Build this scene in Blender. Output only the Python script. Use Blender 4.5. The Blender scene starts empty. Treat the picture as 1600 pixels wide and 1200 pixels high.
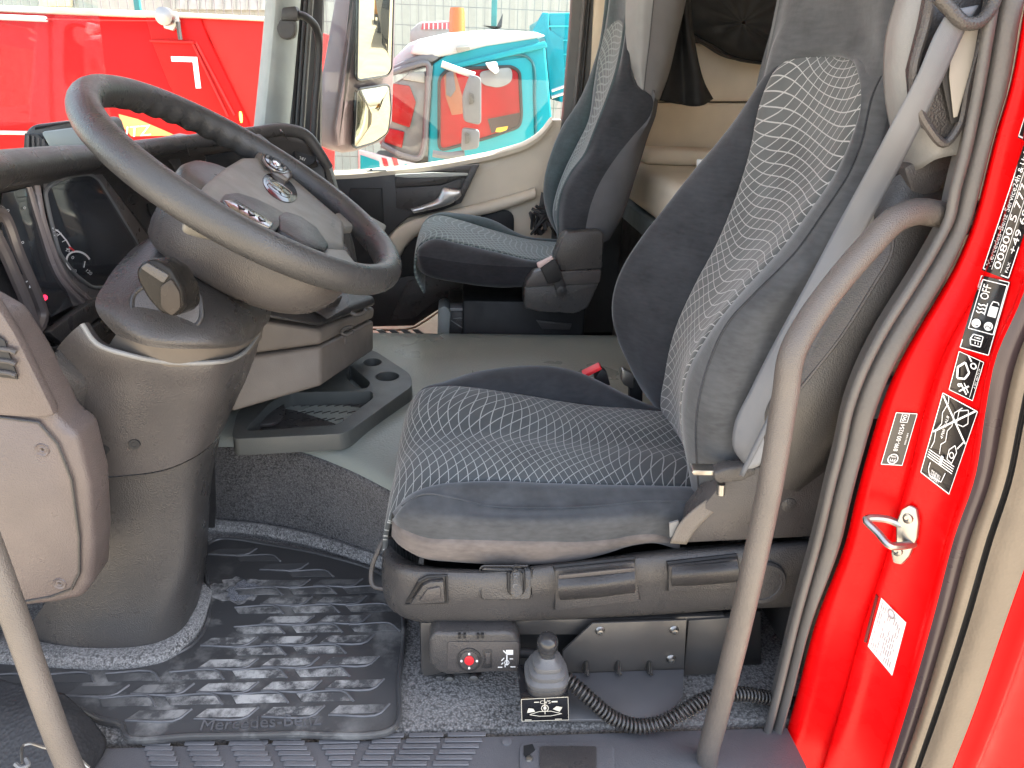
import bpy, bmesh, math, random
from mathutils import Vector, Matrix
from mathutils.bvhtree import BVHTree
random.seed(7)
R = math.radians
S = bpy.context.scene
COL = S.collection

# ---------------------------------------------------------------- camera
FOC = 1152.0                      # focal length in pixels of the 1600 px wide photograph
CAM = Vector((0, 0, 1.0))         # a metre above the cab floor, at the open driver's door
dn = Vector((-105, 2740, FOC)).normalized()
ay = Vector((-85, -490, FOC)); ay = (ay - dn * ay.dot(dn)).normalized()
az = -dn
ax = ay.cross(az)
cam_data = bpy.data.cameras.new('camera')
cam = bpy.data.objects.new('camera', cam_data); COL.objects.link(cam)
cam.matrix_world = Matrix(((ax.x, -ax.y, -ax.z, CAM.x), (ay.x, -ay.y, -ay.z, CAM.y), (az.x, -az.y, -az.z, CAM.z), (0, 0, 0, 1)))
cam_data.sensor_width = 36.0
cam_data.lens = FOC / 1600 * 36
cam_data.clip_start = 0.05
cam_data.clip_end = 3000
S.camera = cam

# ---------------------------------------------------------------- sky, sun, exposure
SUN_EL, SUN_AZ = R(56), R(72)     # the sun stands high behind the cab, a little to the passenger side; azimuth from +Y towards +X
W = bpy.data.worlds.new('World'); S.world = W; W.use_nodes = True
nt = W.node_tree
sky = nt.nodes.new('ShaderNodeTexSky'); sky.sky_type = 'NISHITA'; sky.sun_disc = False
sky.sun_elevation = SUN_EL; sky.sun_rotation = SUN_AZ
sky.air_density = 1.0; sky.dust_density = 2.5; sky.ozone_density = 1.0
hz = nt.nodes.new('ShaderNodeHueSaturation'); hz.inputs['Saturation'].default_value = .55   # hazy bright day
nt.links.new(sky.outputs[0], hz.inputs['Color']); nt.links.new(hz.outputs[0], nt.nodes['Background'].inputs[0])
nt.nodes['Background'].inputs[1].default_value = 0.13
sd = bpy.data.lights.new('sun', 'SUN'); sd.energy = 4.4; sd.angle = R(0.5); sd.color = (1, 0.955, 0.89)
sun = bpy.data.objects.new('sun', sd); COL.objects.link(sun)
sv = Vector((math.sin(SUN_AZ) * math.cos(SUN_EL), math.cos(SUN_AZ) * math.cos(SUN_EL), math.sin(SUN_EL)))
sun.rotation_euler = sv.to_track_quat('Z', 'Y').to_euler()
S.view_settings.view_transform = 'Standard'; S.view_settings.look = 'None'
S.view_settings.exposure = 2.75; S.view_settings.gamma = 1

# ---------------------------------------------------------------- pixel -> place helpers (each point gets its own real depth)
def ray(px, py):
    c = Vector((px - 800, py - 600, FOC))
    return Vector((ax.dot(c), ay.dot(c), az.dot(c)))
def A(px, py, y):
    r = ray(px, py); return CAM + r * (y / r.y)
def Z(px, py, z):
    r = ray(px, py); return CAM + r * ((z - CAM.z) / r.z)
def X(px, py, x):
    r = ray(px, py); return CAM + r * (x / r.x)
def onplane(px, py, o, n):
    r = ray(px, py); return CAM + r * ((o - CAM).dot(n) / r.dot(n))
def AC(pts, y=None):
    return [A(p[0], p[1], p[2] if y is None else y) for p in pts]
V = Vector

def catmull(pts, n, closed=False):
    m = len(pts)
    if m == 2 and not closed:
        return [pts[0].lerp(pts[1], i / (n - 1)) for i in range(n)]
    L = [0]
    rng = m if closed else m - 1
    for i in range(rng):
        L.append(L[-1] + max((pts[(i + 1) % m] - pts[i]).length, 1e-6) ** 0.75)
    out = []
    for k in range(n):
        t = L[-1] * k / (n if closed else n - 1)
        i = 0
        while i < rng - 1 and t > L[i + 1]: i += 1
        u = (t - L[i]) / (L[i + 1] - L[i])
        p1, p2 = pts[i], pts[(i + 1) % m]
        p0 = pts[i - 1] if (i > 0 or closed) else p1 * 2 - p2
        p3 = pts[(i + 2) % m] if (i + 2 < m or closed) else p2 * 2 - p1
        d1 = L[i + 1] - L[i]
        def seg(a, b): return max((b - a).length, 1e-6) ** 0.75
        d0, d2 = seg(p0, p1), seg(p2, p3)
        m1 = ((p1 - p0) / d0 - (p2 - p0) / (d0 + d1) + (p2 - p1) / d1) * d1
        m2 = ((p2 - p1) / d1 - (p3 - p1) / (d1 + d2) + (p3 - p2) / d2) * d1
        u2, u3 = u * u, u * u * u
        out.append(p1 * (2 * u3 - 3 * u2 + 1) + m1 * (u3 - 2 * u2 + u) + p2 * (-2 * u3 + 3 * u2) + m2 * (u3 - u2))
    return out

class MB:
    """collects shapes and links them as ONE mesh object"""
    def __init__(s): s.v = []; s.f = []; s.uv = []
    def add(s, v, f, uv=None):
        b = len(s.v); s.v += [Vector(p) for p in v]; s.f += [tuple(b + i for i in q) for q in f]
        s.uv += list(uv) if uv else [(p[0], p[2]) for p in v]
        return s
    def patch(s, rows, nu=28, nv=20, lin=False, linu=False, cu=False, cv=False):
        """surface through rows of points"""
        def res(p, n, lin_, cl):
            if not lin_: return catmull(p, n, cl)
            out = []; m = len(p) - 1
            for k in range(n):
                t = k * m / (n - 1); i = min(int(t), m - 1); out.append(p[i].lerp(p[i + 1], t - i))
            return out
        R1 = [res(r, nu, linu, cu) for r in rows]
        cols = [res([r[i] for r in R1], nv, lin, cv) for i in range(nu)]
        v = []; uv = []; f = []
        du = [0]
        for i in range(1, nu): du.append(du[-1] + (cols[i][nv // 2] - cols[i - 1][nv // 2]).length)
        mid = cols[nu // 2]; dv = [0]
        for j in range(1, nv): dv.append(dv[-1] + (mid[j] - mid[j - 1]).length)
        for i in range(nu):
            for j in range(nv):
                v.append(cols[i][j]); uv.append((du[i], dv[j]))
        for i in range(nu if cu else nu - 1):
            for j in range(nv if cv else nv - 1):
                i2, j2 = (i + 1) % nu, (j + 1) % nv
                f.append((i * nv + j, i2 * nv + j, i2 * nv + j2, i * nv + j2))
        return s.add(v, f, uv)
    def prism(s, poly, d, bevel=0.0, seg=2):
        """polygon given an honest thickness d, edges rounded"""
        bm = bmesh.new(); n = len(poly)
        a = [bm.verts.new(p) for p in poly]; b = [bm.verts.new(Vector(p) + d) for p in poly]
        bm.faces.new(a); bm.faces.new(b[::-1])
        for i in range(n): bm.faces.new((a[i], b[i], b[(i + 1) % n], a[(i + 1) % n]))
        bmesh.ops.recalc_face_normals(bm, faces=bm.faces)
        if bevel:
            bm.normal_update()
            es = [e for e in bm.edges if e.calc_face_angle(0) > R(28)]
            bmesh.ops.bevel(bm, geom=es, offset=bevel, segments=seg, profile=0.5, affect='EDGES', clamp_overlap=True)
        return s.bm(bm)
    def bm(s, bm):
        bm.verts.index_update()
        s.add([v.co.copy() for v in bm.verts], [tuple(v.index for v in f.verts) for f in bm.faces]); bm.free()
        return s
    def box(s, c, size, rot=None, bevel=0.0, seg=2):
        hx, hy, hz = [q / 2 for q in size]; M = rot if rot is not None else Matrix.Identity(3); c = Vector(c)
        poly = [c + M @ V(q) for q in ((-hx, -hy, -hz), (hx, -hy, -hz), (hx, hy, -hz), (-hx, hy, -hz))]
        return s.prism(poly, M @ V((0, 0, 2 * hz)), bevel, seg)
    def tube(s, pts, r, n=12, res=None, closed=False, caps=True, squash=1.0, up=None):
        P = catmull(pts, res or len(pts) * 6, closed) if res != 0 else list(pts)
        m = len(P); rr = r if callable(r) else (lambda t: r)
        T = []
        for i in range(m):
            a = P[(i + 1) % m] if (closed or i < m - 1) else P[i]; b = P[i - 1] if (closed or i > 0) else P[i]
            T.append((a - b).normalized())
        u = V(up) if up else T[0].orthogonal(); u = (u - T[0] * u.dot(T[0])).normalized()
        v = []; uv = []
        for i in range(m):
            u = (u - T[i] * u.dot(T[i]))
            if u.length < 1e-6: u = T[i].orthogonal()
            u.normalize(); w = T[i].cross(u); q = rr(i / max(m - 1, 1))
            for k in range(n):
                a = 2 * math.pi * k / n
                v.append(P[i] + u * (q * math.cos(a)) + w * (q * squash * math.sin(a))); uv.append((k / n, i / m))
        f = [(i * n + k, i * n + (k + 1) % n, ((i + 1) % m) * n + (k + 1) % n, ((i + 1) % m) * n + k) for i in range(m if closed else m - 1) for k in range(n)]
        if caps and not closed:
            f.append(tuple(range(n))[::-1]); f.append(tuple((m - 1) * n + k for k in range(n)))
        return s.add(v, f, uv)
    def lathe(s, prof, o, axis, n=24, sx=1.0):
        """profile [(radius, height)] turned about axis at o"""
        w = Vector(axis).normalized(); u = w.orthogonal().normalized(); t = w.cross(u); v = []
        for r, h in prof:
            for k in range(n):
                a = 2 * math.pi * k / n; v.append(Vector(o) + w * h + u * (r * math.cos(a)) + t * (r * math.sin(a) * sx))
        m = len(prof)
        f = [(i * n + k, i * n + (k + 1) % n, (i + 1) * n + (k + 1) % n, (i + 1) * n + k) for i in range(m - 1) for k in range(n)]
        f.append(tuple(range(n))[::-1]); f.append(tuple((m - 1) * n + k for k in range(n)))
        return s.add(v, f)
    def build(s, name, m, parent=None, angle=38, label=None, kind=None, thick=0, recalc=True):
        me = bpy.data.meshes.new(name)
        me.from_pydata([tuple(p) for p in s.v], [], s.f); me.validate()
        if len(me.vertices) == len(s.uv):
            ul = me.uv_layers.new(name='UVMap')
            vi = [0] * len(me.loops); me.loops.foreach_get('vertex_index', vi)
            flat = [c for i in vi for c in s.uv[i]]; ul.data.foreach_set('uv', flat)
        if recalc:
            bm = bmesh.new(); bm.from_mesh(me); bmesh.ops.recalc_face_normals(bm, faces=bm.faces); bm.to_mesh(me); bm.free()
        me.shade_smooth(); me.set_sharp_from_angle(angle=R(angle))
        me.materials.append(m)
        o = bpy.data.objects.new(name, me); COL.objects.link(o)
        if thick:
            md = o.modifiers.new('thickness', 'SOLIDIFY'); md.thickness = thick; md.offset = 0
        if parent: attach(o, parent)
        if label: o['label'] = label
        if kind: o['kind'] = kind
        return o
    def bvh(s): return BVHTree.FromPolygons(s.v, s.f)

def attach(o, p):
    o.parent = p
    m = Matrix.Translation(p.location) if p.type == 'EMPTY' else (p.matrix_parent_inverse.inverted() if p.parent else Matrix.Identity(4))
    o.matrix_parent_inverse = m.inverted() if p.type == 'EMPTY' else Matrix.Identity(4)
def thing(name, label, cat, loc=(0, 0, 0), group=None):
    o = bpy.data.objects.new(name, None); COL.objects.link(o); o.location = loc; o.empty_display_size = 0.1
    o['label'] = label; o['category'] = cat
    if group: o['group'] = group
    return o
def tag(o, label, cat, group=None):
    o['label'] = label; o['category'] = cat
    if group: o['group'] = group
    return o

def hit(bv, px, py, off=0.0, fb=1.0):
    r = ray(px, py).normalized(); p, n, _, _ = bv.ray_cast(CAM, r)
    if p is None: return A(px, py, fb)
    return p - r * off
def plate(bv, poly, th=0.006, off=0.0, bevel=0.002, d=None, fb=1.0, seg=2):
    """a raised plate lying on a surface"""
    pts = [hit(bv, x, y, off, fb) for x, y in poly]
    return MB().prism(pts, (Vector(d) if d else V((0, -1, 0))) * th, bevel, seg)
def rr(x0, y0, x1, y1, r, n=4, sk=0.0):
    """rounded rectangle outline in picture units"""
    o = []
    for cx, cy, a0 in ((x1 - r, y1 - r, 0), (x0 + r, y1 - r, 90), (x0 + r, y0 + r, 180), (x1 - r, y0 + r, 270)):
        for k in range(n + 1):
            a = R(a0 + 90 * k / n); o.append((cx + r * math.cos(a), cy + r * math.sin(a) + sk * (cx + r * math.cos(a) - x0)))
    return o
def ell(cx, cy, a, b, n=24, rot=0):
    c, s_ = math.cos(R(rot)), math.sin(R(rot))
    return [(cx + a * math.cos(t) * c - b * math.sin(t) * s_, cy + a * math.cos(t) * s_ + b * math.sin(t) * c) for t in (2 * math.pi * k / n for k in range(n))]

def rpoly(pts, n=6, r=8):
    """outline with rounded corners"""
    o = []; m = len(pts)
    for i in range(m):
        a, b, c = Vector(pts[i - 1]), Vector(pts[i]), Vector(pts[(i + 1) % m])
        q = min(r, (a - b).length * .45, (c - b).length * .45); p0 = b + (a - b).normalized() * q; p1 = b + (c - b).normalized() * q
        for k_ in range(n + 1):
            t = k_ / n; o.append(tuple(p0 * (1 - t) ** 2 + b * 2 * t * (1 - t) + p1 * t * t))
    return o

# ---------------------------------------------------------------- flat print: 2-D shapes laid on a surface
class Ink:
    """flat shapes in a unit square, s along the reading direction, t up"""
    def __init__(s, asp=1.0): s.v = []; s.f = []; s.asp = asp
    def poly(s, pts):
        b = len(s.v); s.v += pts; s.f.append(tuple(range(b, b + len(pts)))); return s
    def rect(s, x0, y0, x1, y1): return s.poly([(x0, y0), (x1, y0), (x1, y1), (x0, y1)])
    def line(s, pts, w, closed=False):
        q = list(pts) + ([pts[0]] if closed else [])
        for (x0, y0), (x1, y1) in zip(q, q[1:]):
            dx, dy = (x1 - x0) * s.asp, y1 - y0; L = math.hypot(dx, dy) or 1
            nx, ny = -dy / L * w / 2 / s.asp, dx / L * w / 2
            s.poly([(x0 + nx, y0 + ny), (x0 - nx, y0 - ny), (x1 - nx, y1 - ny), (x1 + nx, y1 + ny)])
        return s
    def disc(s, x, y, r, n=20): return s.poly([(x + r / s.asp * math.cos(2 * math.pi * k / n), y + r * math.sin(2 * math.pi * k / n)) for k in range(n)])
    def ring(s, x, y, r, w, n=24): return s.line([(x + r / s.asp * math.cos(2 * math.pi * k / n), y + r * math.sin(2 * math.pi * k / n)) for k in range(n)], w, True)
    def text(s, body, x0, y0, x1, y1, rot=0):
        vs, fs = glyphs(body)
        b = len(s.v)
        for u, w in vs:
            if rot == 90: u, w = 1 - w, u
            if rot == -90: u, w = w, 1 - u
            s.v.append((x0 + u * (x1 - x0), y0 + w * (y1 - y0)))
        s.f += [tuple(b + i for i in q) for q in fs]
        return s
    def lay(s, fn, name, m, parent, thick=0.0, d=None):
        mb = MB(); vs = [fn(x, y) for x, y in s.v]
        if thick:
            n = len(vs); dd = Vector(d) * thick
            mb.add(vs + [p + dd for p in vs], s.f + [tuple(i + n for i in q) for q in s.f])
            ed = {}
            for q in s.f:
                for a, b in zip(q, q[1:] + q[:1]): ed[(a, b)] = 1
            for (a, b) in ed:
                if (b, a) not in ed: mb.f.append((a, b, b + n, a + n))
        else:
            mb.add(vs, s.f)
        return mb.build(name, m, parent, recalc=bool(thick))
_gl = {}
def glyphs(body):
    if body in _gl: return _gl[body]
    c = bpy.data.curves.new('lettering', 'FONT'); c.body = body; c.resolution_u = 3; c.fill_mode = 'FRONT'
    o = bpy.data.objects.new('lettering', c); COL.objects.link(o)
    dg = bpy.context.evaluated_depsgraph_get(); me = bpy.data.meshes.new_from_object(o.evaluated_get(dg))
    vs = [v.co.copy() for v in me.vertices]; fs = [tuple(p.vertices) for p in me.polygons]
    bpy.data.objects.remove(o); bpy.data.curves.remove(c); bpy.data.meshes.remove(me)
    x0, x1 = min(v.x for v in vs), max(v.x for v in vs); y0, y1 = min(v.y for v in vs), max(v.y for v in vs)
    out = ([((v.x - x0) / (x1 - x0), (v.y - y0) / (y1 - y0)) for v in vs], fs); _gl[body] = out
    return out
def quadmap(q, put):
    """(s,t) -> place, q = picture corners (0,0),(1,0),(1,1),(0,1)"""
    def fn(s, t):
        x = (q[0][0] * (1 - s) + q[1][0] * s) * (1 - t) + (q[3][0] * (1 - s) + q[2][0] * s) * t
        y = (q[0][1] * (1 - s) + q[1][1] * s) * (1 - t) + (q[3][1] * (1 - s) + q[2][1] * s) * t
        return put(x, y)
    return fn

# ---------------------------------------------------------------- materials
class N:
    def __init__(s, name):
        s.m = bpy.data.materials.new(name); s.m.use_nodes = True; s.t = s.m.node_tree
        s.b = s.t.nodes['Principled BSDF']; s.out = s.t.nodes['Material Output']
    def n(s, typ, **kw):
        o = s.t.nodes.new(typ)
        for k, v in kw.items():
            if k.startswith('i_'): o.inputs[k[2:].replace('_', ' ')].default_value = v
            else: setattr(o, k, v)
        return o
    def l(s, a, b): s.t.links.new(a, b)
    def mth(s, op, a, b=None, c=None):
        o = s.n('ShaderNodeMath', operation=op)
        for i, q in enumerate((a, b, c)):
            if q is None: continue
            if isinstance(q, (int, float)): o.inputs[i].default_value = q
            else: s.l(q, o.inputs[i])
        return o.outputs[0]
    def obj(s): return s.n('ShaderNodeTexCoord').outputs['Object']
    def noise(s, scale, detail=3, vec=None, rough=.5):
        o = s.n('ShaderNodeTexNoise', i_Scale=scale, i_Detail=detail, i_Roughness=rough); s.l(vec or s.obj(), o.inputs['Vector']); return o.outputs['Fac']
    def voro(s, scale, vec=None, feature='F1'):
        o = s.n('ShaderNodeTexVoronoi', i_Scale=scale, feature=feature); s.l(vec or s.obj(), o.inputs['Vector']); return o.outputs['Distance']
    def mix(s, fac, a, b):
        o = s.n('ShaderNodeMix', data_type='RGBA')
        if isinstance(fac, (int, float)): o.inputs[0].default_value = fac
        else: s.l(fac, o.inputs[0])
        for k, q in ((6, a), (7, b)):
            if isinstance(q, tuple): o.inputs[k].default_value = (*q, 1) if len(q) == 3 else q
            else: s.l(q, o.inputs[k])
        return o.outputs[2]
    def rng(s, x, a, b, c=0.0, d=1.0):
        o = s.n('ShaderNodeMapRange'); s.l(x, o.inputs[0])
        for i, q in enumerate((a, b, c, d)): o.inputs[i + 1].default_value = q
        return o.outputs[0]
    def bump(s, h, strength=.3, dist=.001, chain=None):
        o = s.n('ShaderNodeBump', i_Strength=strength, i_Distance=dist); s.l(h, o.inputs['Height'])
        if chain: s.l(chain, o.inputs['Normal'])
        s.l(o.outputs[0], s.b.inputs['Normal']); return o.outputs[0]
    def set(s, **kw):
        for k, v in kw.items():
            k = k.replace('_', ' ')
            if isinstance(v, tuple) and len(v) == 3: v = (*v, 1)
            s.b.inputs[k].default_value = v
def plain(name, col, rough=.5, metal=0.0, grain=0, gs=.25, var=.12, vs=9, coat=0.0, spec=.5):
    """colour with mild wear, optional leather-like grain of the given scale"""
    k = N(name); k.set(Roughness=rough, Metallic=metal, Coat_Weight=coat, Coat_Roughness=.05, Specular_IOR_Level=spec)
    f = k.noise(vs, 4)
    c = k.mix(k.rng(f, .3, .7), tuple(q * (1 - var) for q in col), tuple(min(q * (1 + var), 1) for q in col)); k.l(c, k.b.inputs['Base Color'])
    k.l(k.rng(k.noise(vs * 3.1, 3), .3, .7, max(rough - .06, .02), min(rough + .08, 1)), k.b.inputs['Roughness'])
    if grain: k.bump(k.voro(grain), gs, .0012)
    return k.m
def velour(name, col, sheen=.35):
    k = N(name); k.set(Roughness=.95, Specular_IOR_Level=.15, Sheen_Weight=sheen, Sheen_Roughness=.45, Sheen_Tint=(.9, .95, 1))
    a = k.noise(14, 4); mp = k.n('ShaderNodeMapping'); k.l(k.obj(), mp.inputs[0]); mp.inputs['Scale'].default_value = (60, 30, 160)
    b = k.noise(1, 2, mp.outputs[0])
    f = k.mth('ADD', k.mth('MULTIPLY', a, .65), k.mth('MULTIPLY', b, .35))
    k.l(k.mix(k.rng(f, .34, .66), tuple(q * .75 for q in col), tuple(q * 1.3 for q in col)), k.b.inputs['Base Color'])
    k.bump(k.noise(900, 2), .25, .0008, k.bump(k.noise(22, 3), .22, .006)); return k.m
def woven(name, col, thread, along=1.0, wid=.085, flip=False, sp=.0125):
    """seat cloth: two families of light wavy threads printed over blue-grey cloth (UV in metres)"""
    k = N(name); k.set(Roughness=.9, Specular_IOR_Level=.2, Sheen_Weight=.25)
    u = k.n('ShaderNodeUVMap'); u.uv_map = 'UVMap'; sep = k.n('ShaderNodeSeparateXYZ'); k.l(u.outputs[0], sep.inputs[0])
    x, y = (sep.outputs[1], sep.outputs[0]) if flip else (sep.outputs[0], sep.outputs[1])
    def wave(a, fr, ph, amp, b, fr2): # amp*sin(a*fr+ph+ sin(b*fr2))
        return k.mth('MULTIPLY', k.mth('SINE', k.mth('ADD', k.mth('MULTIPLY', a, fr), k.mth('ADD', k.mth('MULTIPLY', b, fr2), ph))), amp)
    def fam(e):
        g = k.mth('ABSOLUTE', k.mth('SUBTRACT', k.mth('FRACT', k.mth('DIVIDE', e, sp)), .5)); return k.mth('LESS_THAN', g, wid)
    e1 = k.mth('ADD', k.mth('ADD', x, k.mth('MULTIPLY', y, along * .18)), k.mth('ADD', wave(y, 20, .4, .016, x, 11), wave(x, 19, 1.0, .008, y, 9)))
    e2 = k.mth('ADD', k.mth('SUBTRACT', x, k.mth('MULTIPLY', y, along * .95)), k.mth('ADD', wave(y, 15, 2.2, .014, x, -13), wave(x, 23, 2.0, .006, y, 16)))
    e2 = k.mth('MULTIPLY', e2, .62)
    w1 = wid; ln1 = fam(e1); wid = wid * .95; ln = k.mth('MAXIMUM', ln1, fam(e2))
    base = k.mix(k.rng(k.noise(9, 4), .3, .7), tuple(q * .8 for q in col), tuple(q * 1.25 for q in col))
    k.l(k.mix(ln, base, thread), k.b.inputs['Base Color'])
    k.bump(k.noise(700, 2), .25, .0006, k.bump(ln, .25, .0006)); return k.m
def carpet(name, col, scale=260):
    k = N(name); k.set(Roughness=1.0, Specular_IOR_Level=.1, Sheen_Weight=.2)
    v = k.voro(scale); f = k.noise(scale * .55, 3)
    m_ = k.mth('ADD', k.mth('MULTIPLY', v, .55), k.mth('MULTIPLY', f, .7))
    w = k.noise(5, 3)
    c1 = k.mix(k.rng(m_, .35, .85), tuple(q * 1.9 for q in col), tuple(q * .35 for q in col))
    k.l(k.mix(k.rng(w, .45, .75, 0, .35), c1, tuple(q * 2.2 for q in col)), k.b.inputs['Base Color'])
    k.bump(m_, .8, .004); k.b.inputs['Normal']; return k.m
def glass(name, tint=(.93, .97, .96), haze_=.0015):
    k = N(name); k.t.nodes.remove(k.b)
    tr = k.n('ShaderNodeBsdfTransparent'); tr.inputs[0].default_value = (*tint, 1)
    gl = k.n('ShaderNodeBsdfGlossy'); gl.inputs['Roughness'].default_value = .01
    df = k.n('ShaderNodeBsdfDiffuse'); df.inputs[0].default_value = (.8, .85, .85, 1)
    lw = k.n('ShaderNodeLayerWeight'); fr = k.mth('MULTIPLY_ADD', k.mth('POWER', lw.outputs['Facing'], 5), .5, .022)
    m1 = k.n('ShaderNodeMixShader'); m1.inputs[0].default_value = haze_; k.l(tr.outputs[0], m1.inputs[1]); k.l(df.outputs[0], m1.inputs[2])
    m2 = k.n('ShaderNodeMixShader'); k.l(fr, m2.inputs[0]); k.l(m1.outputs[0], m2.inputs[1]); k.l(gl.outputs[0], m2.inputs[2])
    k.l(m2.outputs[0], k.out.inputs[0]); return k.m
def glow(name, col, e):
    k = N(name); k.set(Base_Color=col, Emission_Color=col, Emission_Strength=e, Roughness=.3); return k.m
MT = {}
MT['plastic'] = plain('grained grey plastic', (.056, .053, .052), .30, grain=420, gs=.5, spec=.38)
MT['plastic_dark'] = plain('dark charcoal plastic', (.028, .027, .028), .38, grain=420, gs=.45)
MT['plastic_soft'] = plain('satin grey plastic', (.062, .057, .056), .30, grain=480, gs=.4, spec=.40)
MT['plastic_light'] = plain('pale grey trim plastic', (.19, .19, .188), .5, grain=600, gs=.2)
MT['leather'] = plain('black steering leather', (.042, .042, .043), .30, grain=520, gs=.45)
MT['black'] = plain('matt black', (.012, .012, .013), .6)
MT['gloss_black'] = plain('gloss black', (.012, .012, .014), .12)
MT['screen'] = plain('display glass', (.035, .038, .044), .07, var=.05, spec=.8)
MT['chrome'] = plain('chrome', (.5, .49, .48), .16, metal=1)
MT['steel'] = plain('zinc plated steel', (.36, .35, .33), .36, metal=1)
MT['bracket'] = plain('powder coated bracket', (.055, .052, .05), .36, spec=.6)
MT['tubepaint'] = plain('grained tube coating', (.100, .088, .080), .34, grain=600, gs=.5)
MT['red'] = plain('red cab paint', (.68, .002, .003), .28, var=.03, spec=.14)
MT['seal'] = plain('weathered rubber seal', (.088, .083, .080), .45, grain=300, gs=.2)
MT['cream'] = plain('cream door trim', (.66, .58, .47), .6, grain=600, gs=.15, var=.05)
MT['cloth_cream'] = plain('cream cloth wall', (.74, .64, .50), .9, grain=900, gs=.3, var=.06)
MT['bag'] = plain('black nylon', (.012, .012, .012), .75, grain=800, gs=.3)
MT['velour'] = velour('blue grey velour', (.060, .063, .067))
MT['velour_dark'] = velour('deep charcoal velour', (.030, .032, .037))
MT['velour_window_lit'] = velour('velour in green window light', (.038, .056, .060))  # greenish light from the passenger window is put into this velour's colour
MT['skirt'] = velour('brown grey skirt cloth', (.12, .105, .098), .15)
MT['woven'] = woven('wavy thread seat cloth', (.066, .073, .076), (.30, .31, .305), sp=.0165, wid=.048)
MT['woven_back'] = woven('wavy thread back cloth', (.082, .088, .089), (.34, .34, .335), sp=.0185, wid=.048)
MT['woven_fine'] = woven('wavy thread cloth in window light', (.070, .092, .094), (.19, .23, .22), sp=.017, wid=.12)  # passenger seat cloth, green of the window light mixed into the colours
MT['carpet'] = carpet('grey floor carpet', (.128, .124, .122))
MT['carpet_light'] = carpet('pale worn carpet edge', (.19, .186, .184), 300)
MT['carpet_dark'] = carpet('dark tunnel carpet', (.085, .083, .085), 300)
MT['tunnel'] = plain('grey green tunnel rubber', (.25, .275, .255), .30, grain=200, gs=.4, var=.03, vs=2)
MT['belt'] = plain('pale grey belt webbing', (.115, .122, .135), .5, grain=1200, gs=.2)
MT['glass'] = glass('window glass')
MT['white'] = plain('white print', (.8, .8, .8), .5, var=.02)
MT['redprint'] = plain('red print', (.7, .02, .03), .4, var=.03)
MT['sticker'] = plain('black sticker film', (.012, .010, .011), .25, var=.05)
# ================================================================ the yard outside (ground)
gm = N('sunlit concrete yard'); gm.set(Roughness=.85)
f = gm.noise(.6, 6); g2 = gm.noise(30, 4)
gm.l(gm.mix(gm.rng(gm.mth('ADD', gm.mth('MULTIPLY', f, .7), gm.mth('MULTIPLY', g2, .3)), .35, .65), (.36, .30, .215), (.50, .42, .31)), gm.b.inputs['Base Color'])
gm.bump(g2, .3, .01)
GZ = -1.35
gr = MB().add([(-400, -400, GZ), (400, -400, GZ), (400, 400, GZ), (-400, 400, GZ)], [(0, 1, 2, 3)]).build('ground', gm.m, kind='structure')
gr['label'] = 'sunlit beige concrete yard under the trucks'

# ================================================================ the red cab shell
cab = thing('truck_cab', 'red truck cab with open driver door, grey floor and red door pillar', 'truck cab', (0, 1.8, GZ))
# floor and tunnel
MB().prism([V((-.95, .904, -.03)), V((1.0, .904, -.03)), V((1.0, 2.74, -.03)), V((-.95, 2.74, -.03))], V((0, 0, .03)), .004).build('floor_carpet', MT['carpet'], cab)
foot = [Z(255, 800, 0), Z(310, 816, 0), Z(420, 829, 0), Z(500, 846, 0), Z(600, 878, 0), Z(700, 910, 0), V((.35, 1.27, 0)), V((1.0, 1.27, 0))]
top = [Z(255, 696, .235), Z(330, 698, .235), Z(450, 702, .235), Z(540, 732, .235), Z(620, 772, .235), Z(720, 820, .235), V((.35, 1.235, .235)), V((1.0, 1.235, .235))]
MB().patch([foot, [a.lerp(b, .5) + V((0, .008, 0)) for a, b in zip(foot, top)], top], 40, 10).build('tunnel_wall', MT['carpet_dark'], cab, thick=.01)
foot2 = [p + V((0, -.022, .012)) for p in foot]
MB().tube(foot2, .017, 8, up=(0, 0, 1)).build('carpet_edge', MT['carpet_light'], cab)
MB().patch([[Z(x, y, .004) for x, y in [(-40, 1040), (50, 1046), (150, 1052), (210, 1049), (268, 1034), (308, 998), (328, 955), (334, 925)]], [Z(x, y, .024) for x, y in [(-40, 1026), (50, 1032), (150, 1038), (210, 1036), (262, 1023), (300, 990), (321, 950), (328, 920)]], [Z(x, y, .030) for x, y in [(-40, 1000), (50, 1006), (150, 1013), (210, 1013), (254, 1003), (288, 974), (308, 940), (318, 910)]], [Z(x, y, .0) + V((0, .03, 0)) for x, y in [(-40, 1010), (50, 1014), (150, 1020), (210, 1018), (254, 1008), (288, 980), (306, 945), (314, 915)]]], 40, 14).build('carpet_edge', MT['carpet_light'], cab, angle=70)
t1 = [p + V((0, .012, .014)) for p in top]; t2 = [p + V((0, .05, .024)) for p in top]
far_ = [V((x, 2.135, .262)) for x in (-.95, -.6, -.4, -.2, 0, .2, .5, 1.0)]
mid_ = [a.lerp(b, .5) for a, b in zip(t2, far_)]
for q in mid_: q.z = .262
fd = [p + V((0, .02, -.02)) for p in far_]; fe = [p + V((0, .025, -.26)) for p in far_]
MB().patch([top, t1, t2, mid_, far_, fd, fe], 48, 60).build('tunnel_top', MT['tunnel'], cab, angle=60)
lid = [V((.045, 1.60, .2625)), V((.85, 1.60, .2625)), V((.85, 2.09, .2625)), V((.045, 2.09, .2625))]
MB().prism(lid, V((0, 0, .007)), .004).build('tunnel_lid', MT['tunnel'], cab)
MB().tube([p + V((0, 0, .004)) for p in lid], .0042, 6, res=0, closed=True).build('lid_seal', MT['plastic_dark'], cab)
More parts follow.
